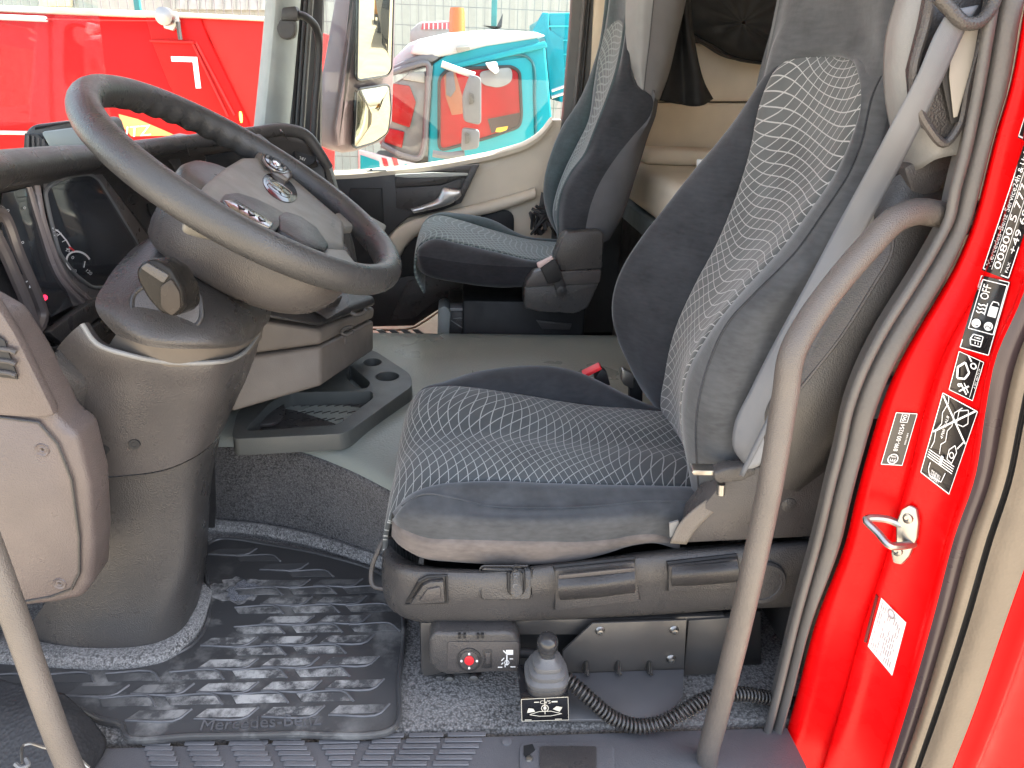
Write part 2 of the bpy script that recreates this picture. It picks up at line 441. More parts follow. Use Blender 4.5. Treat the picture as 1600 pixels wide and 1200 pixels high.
# sill with anti-slip step
sillm = plain('blue grey sill plastic', (.118, .118, .126), .42, grain=420, gs=.3)
MB().prism([V((-.80, .60, -.06)), V((.565, .60, -.06)), V((.565, .892, -.06)), V((-.80, .892, -.06))], V((0, 0, .055)), .003).build('door_sill', sillm, cab)
bar = None
def sill_bar(p, q, y):
    global bar
    a, b = Z(*p, -.004), Z(*q, -.004)
    o = MB().prism([a, b, b + V((0, .0085, 0)), a + V((0, .0085, 0))], V((0, 0, .003)), .001, 1).build('tread_bar', sillm, cab)
cols = [((218, 1157), (262, 1157), (236, 1205), (280, 1205)), ((283, 1157), (330, 1157), (306, 1205), (352, 1205)), ((352, 1157), (405, 1157), (376, 1205), (430, 1205)),
        ((420, 1156), (470, 1156), (446, 1205), (498, 1205)), ((492, 1154), (566, 1152), (522, 1205), (545, 1205)), ((586, 1153), (632, 1152), (556, 1205), (602, 1205)),
        ((640, 1152), (694, 1151), (608, 1205), (662, 1205)), ((700, 1151), (760, 1150), (672, 1205), (728, 1205))]
for a, b, c, d in cols:
    for k in range(6):
        t = (k + .15) / 6
        sill_bar((a[0] + (c[0] - a[0]) * t, a[1] + (c[1] - a[1]) * t), (b[0] + (d[0] - b[0]) * t, b[1] + (d[1] - b[1]) * t), 0)
sv_ = MB().prism([V((-.8, .58, -.10)), V((.545, .58, -.10)), V((.545, .905, -.10)), V((-.8, .905, -.10))], V((0, 0, .035)), 0).bvh()
def SZ(pts, z=-.0045): return [Z(x, y, z) for x, y in pts]
MB().lathe([(.0075, 0), (.0075, .002), (.006, .0025)], Z(412, 1161, -.005), (0, 0, 1), 20).build('sill_plug', sillm, cab)
MB().lathe([(.0085, 0), (.0085, .002), (.007, .0025)], Z(792, 1159, -.005), (0, 0, 1), 20).build('sill_plug', sillm, cab)
lt = MB().prism(SZ(rr(812, 1161, 960, 1240, 12), -.0048), V((0, 0, .0025)), .001).build('lid_frame', sillm, cab)
MB().prism(SZ(rr(843, 1168, 932, 1235, 4), -.0025), V((0, 0, .004)), .0015).build('sill_lid', MT['plastic_soft'], cab)
MB().lathe([(.006, 0), (.005, .003), (.002, .0035)], Z(827, 1186, -.002), (0, 0, 1), 12).build('screw', MT['steel'], cab)
MB().prism(SZ([(818, 1166), (832, 1163), (836, 1172), (822, 1184), (818, 1180)], -.0022), V((0, 0, .0012)), 0).build('scuffed_corner', MT['black'], cab)

# ---- door pillar on the right: strips swept along the door opening
IN = [(1607, 0), (1581, 140), (1562, 200), (1546, 262), (1522, 350), (1492, 420), (1452, 488), (1412, 556), (1386, 612), (1362, 686), (1338, 775), (1321, 848), (1276, 967), (1242, 1096), (1212, 1200), (1186, 1290)]
OUT = [(1700, 0), (1680, 140), (1654, 262), (1630, 370), (1600, 470), (1562, 556), (1545, 640), (1527, 750), (1497, 835), (1464, 960), (1424, 1100), (1388, 1215), (1364, 1290)]
D2 = [(1726, 0), (1705, 140), (1678, 262), (1655, 370), (1625, 470), (1589, 560), (1570, 640), (1548, 750), (1517, 838), (1483, 963), (1441, 1105), (1403, 1215), (1378, 1290)]
BG = [(1768, 0), (1740, 140), (1710, 262), (1685, 370), (1655, 470), (1612, 565), (1593, 645), (1571, 752), (1542, 840), (1505, 968), (1460, 1110), (1424, 1215), (1400, 1290)]
BK = [(1776, 0), (1748, 140), (1718, 262), (1693, 370), (1664, 470), (1622, 568), (1603, 648), (1581, 755), (1552, 844), (1515, 972), (1469, 1113), (1433, 1215), (1409, 1290)]
GY = [(1840, 0), (1812, 140), (1784, 262), (1760, 370), (1730, 470), (1690, 575), (1668, 660), (1643, 765), (1612, 855), (1568, 980), (1520, 1118), (1482, 1215), (1455, 1290)]
def pl(c, y): return [A(p[0], p[1], y) for p in c]
i_, o_ = pl(IN, .90), pl(OUT, .775)
i_ = catmull(i_, 40); o_ = catmull(o_, 40)
rows = []
for t, off in ((0, .0), (.04, -.006), (.17, -.010), (.21, -.004), (.42, .003), (.46, -.004), (.56, -.005), (.60, .003), (.90, .002), (.96, -.004), (1, -.004)):
    rows.append([a.lerp(b, t) + V((off, 0, 0)) for a, b in zip(i_, o_)])
jm = MB().patch([[p + V((.04, .03, 0)) for p in i_]] + rows, 60, 60, lin=False)
jamb_bv = jm.bvh()
jm.build('door_pillar', MT['red'], cab, angle=60)
d2, bg, bk, gy = [catmull(q, 40) for q in (pl(D2, .765), pl(BG, .745), pl(BK, .742), pl(GY, .72))]
rubber_dark = plain('dark glossy rubber', (.05, .035, .038), .3, var=.1)
tan = plain('sun bleached rubber strip', (.135, .108, .080), .5, grain=260, gs=.25)
MB().patch([rows[-1], [a.lerp(b, .5) + V((-.004, -.004, 0)) for a, b in zip(o_, d2)], d2], 60, 8).build('pillar_gasket', rubber_dark, cab)
MB().patch([d2, [a.lerp(b, .3) + V((-.006, -.002, 0)) for a, b in zip(d2, bg)], [a.lerp(b, .8) + V((-.006, -.002, 0)) for a, b in zip(d2, bg)], bg], 60, 12).build('bleached_seal', tan, cab)
MB().patch([bg, [a.lerp(b, .5) + V((.006, .006, 0)) for a, b in zip(bg, bk)], bk], 60, 6).build('seal_groove', MT['black'], cab)
MB().patch([bk, [a.lerp(b, .4) + V((-.004, -.004, 0)) for a, b in zip(bk, gy)], gy], 60, 10).build('outer_seal', tan, cab)
g3 = [p + V((.012, .0, 0)) for p in gy]; g4 = [p + V((.035, -.004, 0)) for p in gy]; g5 = [p + V((.042, .003, 0)) for p in gy]; g6 = [p + V((.9, .003, 0)) for p in gy]
MB().patch([[p + V((0, .03, 0)) for p in gy], gy, g3, g4, g5, [p + V((.3, 0, 0)) for p in g5], g6], 50, 50).build('outer_panel', plain('red outer paint', (.68, .002, .003), .35, var=.03, spec=.04), cab, angle=60)
# inner seal: a narrow bead and a broad grey band
SL = [(1566, -60), (1553, 0), (1527, 150), (1508, 240), (1492, 300), (1484, 340), (1462, 384), (1426, 444), (1380, 517), (1346, 584), (1326, 640), (1313, 700), (1299, 754), (1279, 838), (1246, 958), (1212, 1096), (1184, 1200), (1160, 1290)]
MB().tube(pl(SL, .885), .0068, 10, up=(0, 1, 0)).build('seal_bead', MT['seal'], cab)
s0 = catmull([A(p[0] + 5, p[1], .90) for p in SL], 40); IN2 = [(1626, -60)] + IN
s3 = catmull([A(p[0] - 7, p[1], .888) for p in IN2], 40)
MB().patch([[p + V((0, .03, 0)) for p in s0], s0, [a.lerp(b, .2) + V((-.006, -.012, 0)) for a, b in zip(s0, s3)], [a.lerp(b, .75) + V((-.004, -.014, 0)) for a, b in zip(s0, s3)], s3, [p + V((.002, .03, 0)) for p in s3]], 60, 24).build('door_seal', MT['seal'], cab)
# door striker
st = MB()
st.prism([hit(jamb_bv, x, y, .004, .83) for x, y in [(1425, 788), (1436, 793), (1439, 815), (1436, 840), (1424, 868), (1412, 881), (1400, 878), (1396, 862), (1404, 845), (1404, 815), (1412, 795)]], V((-.006, -.003, 0)), .002)
sk = st.build('door_striker', MT['steel'], cab)
sp0 = [hit(jamb_bv, x, y, q, .83) for x, y, q in [(1412, 822, .004), (1385, 811, .03), (1353, 812, .05)]]
sp1 = [hit(jamb_bv, x, y, q, .83) for x, y, q in [(1428, 850, .004), (1405, 853, .03), (1390, 852, .05)]]
sb = MB().tube([sp0[0], sp0[1], sp0[2], sp0[2].lerp(sp1[2], .5), sp1[2], sp1[1], sp1[0]], .0055, 8, res=24, up=(0, 0, 1)); sb.build('striker_loop', MT['steel'], sk)
for x, y in ((1419, 809), (1403, 860)):
    MB().lathe([(.0075, 0), (.0075, .004), (.0035, .005), (.003, .002)], hit(jamb_bv, x, y, .007, .83), (-.85, -.5, 0), 12).build('bolt', MT['steel'], sk)

# stickers on the pillar
put = lambda x, y: hit(jamb_bv, x, y, .0026, .83)
put2 = lambda x, y: hit(jamb_bv, x, y, .0058, .83)
def sticker(q, label, m=None, n=20):
    """q: picture corners in reading order (start-bottom, end-bottom, end-top, start-top)"""
    fn = quadmap(q, put); mb = MB(); v = [fn(i / n, j / n) for i in range(n + 1) for j in range(n + 1)]
    mb.add(v, [(i * (n + 1) + j, (i + 1) * (n + 1) + j, (i + 1) * (n + 1) + j + 1, i * (n + 1) + j + 1) for i in range(n) for j in range(n)])
    return mb.build('pillar_sticker', m or MT['sticker'], cab, label=label, recalc=False), quadmap(q, put2)
def frame(k, a=.0, b=.0, c=1., d=1., w=.03): return k.line([(a, b), (c, b), (c, d), (a, d)], w, True)
q = [(1576, 438), (1682, 118), (1640, 105), (1534, 422)]
s, fn = sticker(q, 'long black sticker with telephone numbers at top of the red pillar')
k = Ink(5); frame(k, .01, .03, .99, .97, .03)
k.line([(.02, .68), (.98, .68)], .02); k.line([(.02, .36), (.98, .36)], .02)
k.text('Mercedes-Benz Service24h & Unfall', .03, .74, .62, .92).text('00800 5 777 777 7', .03, .41, .66, .64).text('FAX', .03, .12, .08, .22).text('+49 69 95 30 73 80', .12, .09, .74, .30)
k.lay(fn, 'lettering', MT['white'], s)
q = [(1545, 556), (1578, 441), (1533, 430), (1499, 543)]
s, fn = sticker(q, 'black refuelling sticker reading OFF with fuel pump symbol on the red pillar')
k = Ink(2.6); frame(k, .005, .02, .995, .98, .03); frame(k, .28, .06, .95, .90, .03)
k.text('OFF', .70, .55, .90, .83); k.disc(.37, .70, .15, 24).disc(.37, .28, .15, 24)
for j in range(3): k.line([(.52 + j * .05, .55), (.53 + j * .05, .64), (.51 + j * .05, .72), (.53 + j * .05, .82)], .04)
k.line([(.50, .52), (.66, .52)], .03); k.rect(.50, .13, .64, .42).line([(.64, .40), (.70, .36), (.70, .18), (.67, .14)], .035)
k.line([(.08, .35), (.22, .35), (.22, .68), (.15, .74), (.08, .68)], .035, True); k.line([(.15, .35), (.15, .72)], .03)
k.line([(.10, .44), (.13, .46)], .03).line([(.10, .54), (.13, .56)], .03).text('i', .175, .42, .195, .62).text('A 9615845', .80, .91, .93, .97)
k.lay(fn, 'lettering', MT['white'], s)
k2 = Ink(2.6); k2.text('1.', .335, .61, .405, .80, 0).text('2.', .335, .18, .405, .38, 0); k2.lay(quadmap(q, lambda x, y: hit(jamb_bv, x, y, .0062, .83)), 'digits', MT['sticker'], s)
k3 = Ink(2.6); k3.rect(.535, .26, .60, .36); k3.lay(quadmap(q, lambda x, y: hit(jamb_bv, x, y, .0062, .83)), 'pump_window', MT['sticker'], s)
q = [(1520, 627), (1538, 566), (1498, 548), (1482, 609)]
s, fn = sticker(q, 'black sticker with tilting cab symbol below the refuelling sticker')
k = Ink(1.6); frame(k, .01, .02, .99, .98, .025)
k.line([(.36, .80), (.62, .88), (.80, .66), (.60, .42), (.42, .52)], .075, True); k.ring(.80, .34, .10, .055); k.line([(.88, .45), (.99, .62)], .06); k.line([(.05, .16), (.98, .16)], .02)
k.line([(.08, .30), (.28, .62)], .06).line([(.08, .60), (.30, .30)], .06).ring(.22, .66, .05, .04).line([(.14, .25), (.32, .5)], .04).text('A 001 584 73 39', .3, .05, .8, .12)
k.lay(fn, 'lettering', MT['white'], s)
q = [(1483, 773), (1528, 643), (1473, 613), (1438, 738)]
s, fn = sticker(q, 'large black sticker with crossed out engine drawing above the door striker')
k = Ink(1.9); frame(k, .005, .01, .995, .99, .02)
k.line([(.52, .96), (.99, .06)], .04).line([(.60, .04), (.97, .97)], .04)
for j in range(4): k.line([(.22 + j * .028, .94), (.22 + j * .028, .12)], .018)
k.line([(.18, .30), (.06, .34), (.04, .72), (.10, .80), (.18, .80)], .02).line([(.33, .9), (.42, .86), (.55, .9), (.66, .8), (.78, .86), (.92, .78), (.99, .82)], .018).line([(.33, .62), (.44, .66), (.5, .56), (.62, .6), (.7, .52), (.85, .56), (.95, .4)], .018)
k.line([(.32, .22), (.46, .18), (.52, .28), (.44, .40), (.33, .38)], .02, True).line([(.75, .42), (.9, .46), (.96, .24), (.82, .14), (.76, .24)], .02, True).ring(.40, .29, .06, .02).line([(.50, .2), (.6, .1)], .03)
k.rect(.22, .48, .33, .56).text('4700 CAL8', .50, .66, .78, .73).text('A 000 584 88 35', .02, .40, .12, .70, 90)
k.lay(fn, 'drawing', MT['white'], s)
q = [(1410, 728), (1434, 646), (1400, 644), (1376, 726)]
s, fn = sticker(q, 'narrow grey approval sticker reading 89R-00 0254 beside the engine sticker', plain('grey label film', (.06, .055, .05), .35))
k = Ink(2.5); frame(k, .01, .02, .99, .98, .03); k.ring(.12, .52, .22, .05).text('E1', .075, .40, .165, .64).text('89R-00 0254', .27, .42, .78, .62)
frame(k, .82, .36, .98, .68, .03); k.text('90', .84, .43, .96, .62).text('0001584', .40, .14, .62, .21); k.lay(fn, 'lettering', MT['white'], s)
q = [(1394, 1056), (1416, 973), (1377, 934), (1356, 1010)]
s, fn = sticker(q, 'white data label with fine print low on the red pillar', plain('white paper label', (.72, .68, .70), .5, var=.04))
k = Ink(1.8)
random.seed(3)
for j in range(11):
    y = .90 - j * .075; x = .05
    while x < .85:
        w = random.uniform(.05, .16)
        if random.random() < .72: k.rect(x, y, min(x + w, .95), y + .03)
        x += w + .03
k.ring(.90, .55, .12, .05); k.lay(fn, 'fine_print', plain('grey ink', (.25, .22, .23), .6), s)
MB().prism([hit(jamb_bv, x, y, .001, .83) for x, y in [(1370, 928), (1373, 932), (1355, 1004), (1351, 1002)]], V((-.002, -.001, 0)), 0).build('label_slot', plain('dark red shadow gap', (.12, .002, .003), .4), cab)
q = [(1612, 225), (1655, 95), (1638, 62), (1590, 215)]
s, fn = sticker(q, 'black sticker cut off by the picture edge at top right of pillar')
k = Ink(2.5); frame(k, .02, .03, .98, .97, .04); k.text('OK', .1, .3, .3, .7); k.lay(fn, 'lettering', MT['white'], s)

# ---- shell that shades the cab
shellm = plain('grey headliner', (.42, .40, .37), .8)
MB().prism([V((-1.15, .80, 1.78)), V((1.6, .80, 1.78)), V((1.6, 2.82, 1.78)), V((-1.15, 2.82, 1.78))], V((0, 0, .05)), .01).build('roof', shellm, cab)
MB().prism([V((-1.2, .80, -.9)), V((-1.2, 2.82, -.9)), V((-1.2, 2.82, .70)), V((-1.2, .80, .70))], V((.05, 0, 0)), .01).build('front_wall', MT['plastic_dark'], cab)
MB().prism([V((-1.2, .80, 1.55)), V((-1.2, 2.82, 1.55)), V((-1.15, 2.82, 1.83)), V((-1.15, .80, 1.83))], V((.05, 0, 0)), .01).build('windscreen_header', MT['red'], cab)
MB().prism([V((.68, .83, -.06)), V((1.6, .83, -.06)), V((1.6, .83, 1.8)), V((.73, .83, 1.8))], V((0, .03, 0)), .004).build('near_side_wall', MT['plastic_light'], cab)
ws = MB().prism([V((-1.175, .86, .70)), V((-1.175, 2.72, .70)), V((-1.13, 2.72, 1.56)), V((-1.13, .86, 1.56))], V((.006, 0, 0)), 0).build('windscreen', MT['glass'], cab)
wb = [A(372, 184, 2.3)]
kz = MB().lathe([(.028, 0), (.028, .002), (.0, .0021)], X(376, 183, -1.118), (1, 0, 0), 28).build('round_badge', plain('green badge', (.12, .62, .08), .5), ws)
# far side: pillar, gasket, rear wall of the door opening
bpm = plain('dark pillar trim', (.075, .075, .072), .5, grain=600, gs=.2)
pts = [(884, -120), (898, -60), (890, 60), (880, 180), (868, 260), (860, 420), (850, 520), (1000, 520), (1000, -120)]
MB().prism([A(x, y, 2.70) for x, y in pts], V((0, .05, 0)), .006).build('far_pillar', bpm, cab)
MB().tube([A(x, y, 2.69) for x, y in ((918, -60), (908, 60), (897, 180), (890, 260))], .008, 8).build('far_door_seal', MT['seal'], cab)
MB().tube([A(x, y, 2.69) for x, y in ((926, -60), (916, 60), (905, 180), (897, 260))], .006, 8).build('far_door_seal', MT['black'], cab)
MB().prism([A(x, y, 2.685) for x, y in [(934, -120), (924, 100), (908, 260), (985, 260), (985, -120)]], V((0, .03, 0)), .004).build('far_side_trim', MT['cloth_cream'], cab)
MB().prism([V((.44, 2.74, -.06)), V((1.6, 2.74, -.06)), V((1.6, 2.74, 1.8)), V((.40, 2.74, 1.8))], V((0, .04, 0)), .004).build('far_side_wall', MT['plastic_dark'], cab)
MB().prism([V((-1.2, 2.74, 1.62)), V((.42, 2.74, 1.62)), V((.42, 2.74, 1.82)), V((-1.2, 2.74, 1.82))], V((0, .05, 0)), .01).build('far_door_header', MT['red'], cab)
MB().prism([V((1.42, .84, -.06)), V((1.42, 2.78, -.06)), V((1.42, 2.78, 1.8)), V((1.42, .84, 1.8))], V((.04, 0, 0)), 0).build('back_wall', MT['cloth_cream'], cab)
# upper belt trim beside the headrest
tr = [(1420, -40), (1396, 40), (1388, 130), (1396, 190), (1412, 262), (1432, 262), (1458, 240), (1500, 226), (1530, 120), (1560, -40)]
tb = MB().patch([[A(x, y, .99) for x, y in ((1425, -60), (1388, 60), (1386, 140), (1398, 210), (1414, 266))], [A(x, y, .955) for x, y in ((1440, -60), (1410, 60), (1408, 140), (1420, 205), (1440, 262))],
                 [A(x, y, .93) for x, y in ((1500, -60), (1480, 60), (1465, 140), (1465, 200), (1468, 246))], [A(x, y, .925) for x, y in ((1580, -60), (1560, 60), (1535, 140), (1515, 200), (1505, 240))]], 24, 20)
tbv = tb.bvh(); trim = tb.build('belt_trim', MT['plastic_light'], cab, thick=.008)
lowt = [(1412, 262), (1458, 238), (1500, 224), (1496, 262), (1470, 300), (1440, 310), (1424, 300)]
MB().prism([A(x, y, .96) for x, y in lowt], V((0, .03, 0)), .006).build('belt_trim_foot', MT['plastic_soft'], cab)
slot = [(1462, -40), (1446, 40), (1428, 110), (1432, 160), (1450, 198), (1477, 224), (1497, 200), (1512, 130), (1536, 40), (1552, -40)]
MB().prism([A(x, y, .910) for x, y in slot], V((0, .02, 0)), .002).build('belt_slot', MT['plastic_dark'], cab)
MB().tube([A(x, y, .907) for x, y in slot], .0055, 8).build('slot_rim', MT['plastic_soft'], cab)
MB().prism([A(x, y, .907) for x, y in [(1462, 90), (1482, 40), (1520, 50), (1512, 110), (1496, 190), (1484, 194)]], V((0, -.003, 0)), .001).build('slot_liner', MT['black'], cab)
MB().prism([A(x, y, .902) for x, y in [(1486, 60), (1530, 34), (1520, 90), (1495, 182), (1489, 184), (1482, 120)]], V((0, -.002, 0)), .001).build('belt_run', plain('dusty belt webbing', (.27, .25, .22), .8), cab)
# ================================================================ driver's seat
ds = thing('driver_seat', 'dark blue grey driver seat with wavy thread pattern beside the open door', 'seat', (.2, 1.25, 0))
sdir = V((0, .05, 0))
near_seam = AC([(611, 812, 1.08), (617, 800, 1.09), (642, 783, 1.095), (694, 760, 1.10), (750, 752, 1.105), (850, 755, 1.11), (937, 758, 1.115), (1020, 761, 1.12), (1095, 764, 1.125), (1160, 768, 1.13)])
far_seam = AC([(640, 640, 1.39), (650, 618, 1.39), (672, 608, 1.40), (724, 607, 1.41), (780, 614, 1.415), (825, 621, 1.42), (919, 636, 1.42), (985, 641, 1.42), (1039, 646, 1.42), (1100, 652, 1.42)])
def between(a, b, t, off): return [p.lerp(q, t) + V(off) for p, q in zip(catmull(a, 12), catmull(b, 12))]
mid = between(near_seam, far_seam, .5, (0, 0, -.004))
# front roll of the middle panel turns down
def roll(row): p = row[0]; return [p + V((.03, 0, -.20)), p + V((-.004, 0, -.12)), p + V((-.012, 0, -.05))] + row
cr = [roll(catmull(near_seam, 12)), roll(between(near_seam, far_seam, .08, (0, 0, .006))), roll(between(near_seam, far_seam, .3, (0, 0, .006))), roll(mid), roll(between(near_seam, far_seam, .7, (0, 0, .006))), roll(between(near_seam, far_seam, .93, (0, 0, .004))), roll(catmull(far_seam, 12))]
MB().patch(cr, 60, 30).build('cushion_panel', MT['woven'], ds, angle=80, thick=.008)
# near side bolster: seam -> crest -> face -> lower edge
crest = AC([(616, 808, 1.05), (628, 790, 1.05), (660, 772, 1.05), (700, 776, 1.05), (760, 790, 1.045), (860, 794, 1.04), (940, 790, 1.04), (1010, 783, 1.045), (1080, 784, 1.05), (1120, 790, 1.06)])
nsr = catmull(near_seam, 12); crr = catmull(crest, 12)
face = AC([(613, 812, 1.06), (622, 806, 1.03), (650, 806, 1.015), (700, 808, 1.01), (760, 812, 1.008), (860, 814, 1.005), (940, 812, 1.005), (1005, 808, 1.01), (1055, 815, 1.02), (1090, 830, 1.03)])
vlow = AC([(613, 815, 1.06), (624, 824, 1.03), (652, 838, 1.015), (700, 843, 1.008), (760, 845, 1.005), (860, 847, 1.003), (935, 846, 1.003), (985, 838, 1.008), (1020, 834, 1.015), (1062, 850, 1.03)])
bol = [[p + V((0, .01, -.02)) for p in nsr], nsr, [a.lerp(b, .45) + V((0, 0, .012)) for a, b in zip(nsr, crr)], crr, catmull(face, 12), catmull(vlow, 12)]
MB().patch(bol, 60, 30).build('side_bolster', MT['velour'], ds, angle=80)
MB().tube([p + V((0, -.002, .001)) for p in crest[1:-1]], .0016, 6).build('seam', MT['velour'], ds)
slow = AC([(612, 838, 1.07), (622, 850, 1.04), (648, 868, 1.02), (700, 877, 1.012), (760, 881, 1.01), (860, 881, 1.008), (930, 870, 1.01), (975, 856, 1.012), (1010, 848, 1.018), (1058, 858, 1.03)])
vl = catmull(vlow, 12); sl = catmull(slow, 12)
MB().patch([[p + V((0, .004, .004)) for p in vl], [p + V((0, -.003, -.002)) for p in vl], [a.lerp(b, .5) + V((0, -.006, 0)) for a, b in zip(vl, sl)], sl, [p + V((0, .03, -.01)) for p in sl]], 50, 16).build('cushion_skirt', MT['skirt'], ds, angle=80)
# far bolster
fo = AC([(640, 640, 1.395), (655, 612, 1.42), (690, 598, 1.45), (740, 583, 1.46), (800, 575, 1.465), (860, 574, 1.47), (905, 583, 1.47), (960, 607, 1.465), (1010, 632, 1.46), (1060, 650, 1.45)])
fsr = catmull(far_seam, 12); fr = catmull(fo, 12)
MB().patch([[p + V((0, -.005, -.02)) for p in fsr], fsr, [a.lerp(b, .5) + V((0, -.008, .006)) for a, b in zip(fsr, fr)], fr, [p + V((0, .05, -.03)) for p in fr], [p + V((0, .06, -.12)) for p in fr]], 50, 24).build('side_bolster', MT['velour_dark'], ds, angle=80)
# backrest
L = AC([(1066, 672, 1.42), (1036, 643, 1.42), (1041, 586, 1.42), (1057, 516, 1.42), (1089, 443, 1.42), (1122, 380, 1.42), (1153, 301, 1.42), (1172, 237, 1.41), (1185, 171, 1.40), (1197, 136, 1.39), (1216, 104, 1.37), (1262, 74, 1.335)])
Rr = AC([(1090, 775, 1.12), (1079, 722, 1.12), (1068, 640, 1.115), (1078, 580, 1.11), (1105, 532, 1.11), (1162, 459, 1.11), (1233, 380, 1.11), (1274, 323, 1.11), (1312, 269, 1.115), (1336, 215, 1.12), (1356, 145, 1.13), (1330, 76, 1.235)])
Ln, Rn = catmull(L, 24), catmull(Rr, 24)
def lerpr(a, b, t, o=(0, 0, 0)): return [p.lerp(q, t) + V(o) for p, q in zip(a, b)]
MB().patch([[p + V((.03, .0, -.01)) for p in Ln], Ln, lerpr(Ln, Rn, .25, (.004, 0, -.002)), lerpr(Ln, Rn, .5, (.008, 0, -.003)), lerpr(Ln, Rn, .75, (.004, 0, -.002)), Rn, [p + V((.03, .0, -.01)) for p in Rn]], 70, 30).build('backrest_panel', MT['woven_back'], ds, angle=80)
# near wing
crest2 = AC([(1092, 775, 1.06), (1088, 722, 1.04), (1089, 640, 1.03), (1106, 570, 1.03), (1136, 505, 1.03), (1185, 452, 1.03), (1243, 393, 1.04), (1290, 326, 1.05), (1325, 272, 1.07), (1346, 220, 1.09), (1362, 150, 1.10), (1376, 120, 1.10)])
oute = AC([(1152, 770, 1.02), (1150, 730, 1.0), (1152, 650, .995), (1176, 580, .995), (1206, 515, 1.0), (1250, 450, 1.0), (1300, 380, 1.01), (1340, 315, 1.03), (1366, 262, 1.05), (1386, 205, 1.07), (1398, 150, 1.08), (1404, 110, 1.08)])
c2, o2 = catmull(crest2, 24), catmull(oute, 24)
MB().patch([[p + V((.01, .0, 0)) for p in Rn], Rn, lerpr(Rn, c2, .4, (-.010, -.004, 0)), c2], 60, 18).build('backrest_wing', MT['velour'], ds, angle=80)
MB().patch([c2, lerpr(c2, o2, .3, (-.004, -.010, 0)), lerpr(c2, o2, .7, (0, -.010, 0)), o2, [p + V((.09, .015, -.03)) for p in o2], [p + V((.14, .05, -.05)) for p in o2]], 60, 26).build('backrest_side', MT['velour'], ds, angle=80)
MB().tube([p + V((-.001, -.003, .001)) for p in c2], .0015, 6).build('seam', MT['velour_dark'], ds)
# far wing
fw = AC([(1060, 668, 1.47), (1005, 612, 1.50), (981, 567, 1.52), (962, 522, 1.53), (956, 475, 1.53), (968, 427, 1.53), (997, 378, 1.53), (1040, 322, 1.53), (1096, 253, 1.52), (1153, 196, 1.50), (1188, 156, 1.46), (1214, 108, 1.42)])
fwn = catmull(fw, 24)
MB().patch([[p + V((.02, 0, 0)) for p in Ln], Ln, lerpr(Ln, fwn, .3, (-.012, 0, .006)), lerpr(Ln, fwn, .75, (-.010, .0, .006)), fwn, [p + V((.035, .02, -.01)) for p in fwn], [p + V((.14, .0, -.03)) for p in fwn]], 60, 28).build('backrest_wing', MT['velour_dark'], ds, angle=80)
# headrest block: grey velour front, pale side
arch = AC([(1182, 180, 1.41), (1197, 136, 1.39), (1216, 106, 1.37), (1248, 87, 1.33), (1290, 80, 1.27), (1330, 94, 1.2), (1353, 138, 1.13), (1360, 170, 1.11)])
arch = catmull(arch, 20)
up1 = catmull(AC([(1180, 150, 1.43), (1196, 110, 1.42), (1206, 78, 1.40), (1240, 58, 1.35), (1295, 52, 1.27), (1345, 62, 1.19), (1378, 110, 1.10), (1392, 168, 1.085)]), 20)
up2 = catmull(AC([(1216, 0, 1.44), (1222, -2, 1.43), (1232, -4, 1.40), (1262, -6, 1.35), (1305, -8, 1.27), (1350, -8, 1.19), (1388, -8, 1.11), (1404, -8, 1.09)]), 20)
up3 = catmull(AC([(1236, -120, 1.44), (1243, -122, 1.43), (1255, -124, 1.40), (1283, -126, 1.35), (1325, -128, 1.27), (1370, -128, 1.19), (1408, -128, 1.11), (1425, -128, 1.09)]), 20)
MB().patch([[p + V((.02, 0, -.01)) for p in arch], arch, up1, up2, up3, [p + V((.12, 0, .02)) for p in up3]], 40, 26).build('headrest', MT['velour'], ds, angle=80)
hs = AC([(1186, 152, 1.425), (1194, 108, 1.425), (1204, 50, 1.43), (1214, 0, 1.435), (1234, -120, 1.445)])
MB().patch([hs, [p + V((.022, .008, 0)) for p in hs], [p + V((.05, .02, 0)) for p in hs], [p + V((.12, .02, -.01)) for p in hs]], 16, 10).build('headrest_side', MT['plastic_light'], ds, angle=70)
# near edge of the headrest turning back
he = AC([(1376, 260, 1.065), (1396, 150, 1.08), (1404, 60, 1.085), (1404, -8, 1.09), (1425, -128, 1.09)])
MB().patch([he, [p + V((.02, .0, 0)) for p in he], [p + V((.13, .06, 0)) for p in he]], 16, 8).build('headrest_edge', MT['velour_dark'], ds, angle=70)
# hard shell of the backrest on the door side
sh = [
 AC([(1345, 330, 1.03), (1300, 400, 1.02), (1255, 470, 1.01), (1205, 560, 1.0), (1168, 640, 1.0), (1160, 690, 1.01), (1185, 735, 1.02)]),
 AC([(1372, 290, .99), (1345, 372, .97), (1300, 470, .96), (1252, 560, .955), (1205, 640, .955), (1190, 690, .965), (1200, 745, .98)]),
 AC([(1420, 268, .97), (1400, 372, .95), (1360, 470, .94), (1310, 560, .94), (1258, 640, .94), (1235, 700, .95), (1222, 762, .97)]),
 AC([(1468, 264, .97), (1456, 372, .955), (1420, 470, .945), (1374, 560, .945), (1318, 645, .945), (1285, 710, .955), (1240, 766, .975)]),
 AC([(1490, 285, 1.0), (1478, 380, .98), (1444, 476, .97), (1396, 570, .965), (1338, 655, .965), (1296, 722, .975), (1246, 768, .99)]),
 AC([(1500, 300, 1.05), (1490, 390, 1.04), (1455, 490, 1.03), (1404, 590, 1.03), (1345, 672, 1.03), (1300, 735, 1.03), (1250, 768, 1.04)])]
shm = MB().patch(sh, 40, 40); shbv = shm.bvh(); shell = shm.build('seat_shell', plain('charcoal seat shell', (.042, .040, .039), .36, grain=480, gs=.4), ds, angle=80)
gro = [(1395, 372), (1392, 396), (1362, 450), (1318, 520), (1272, 580), (1240, 620)]
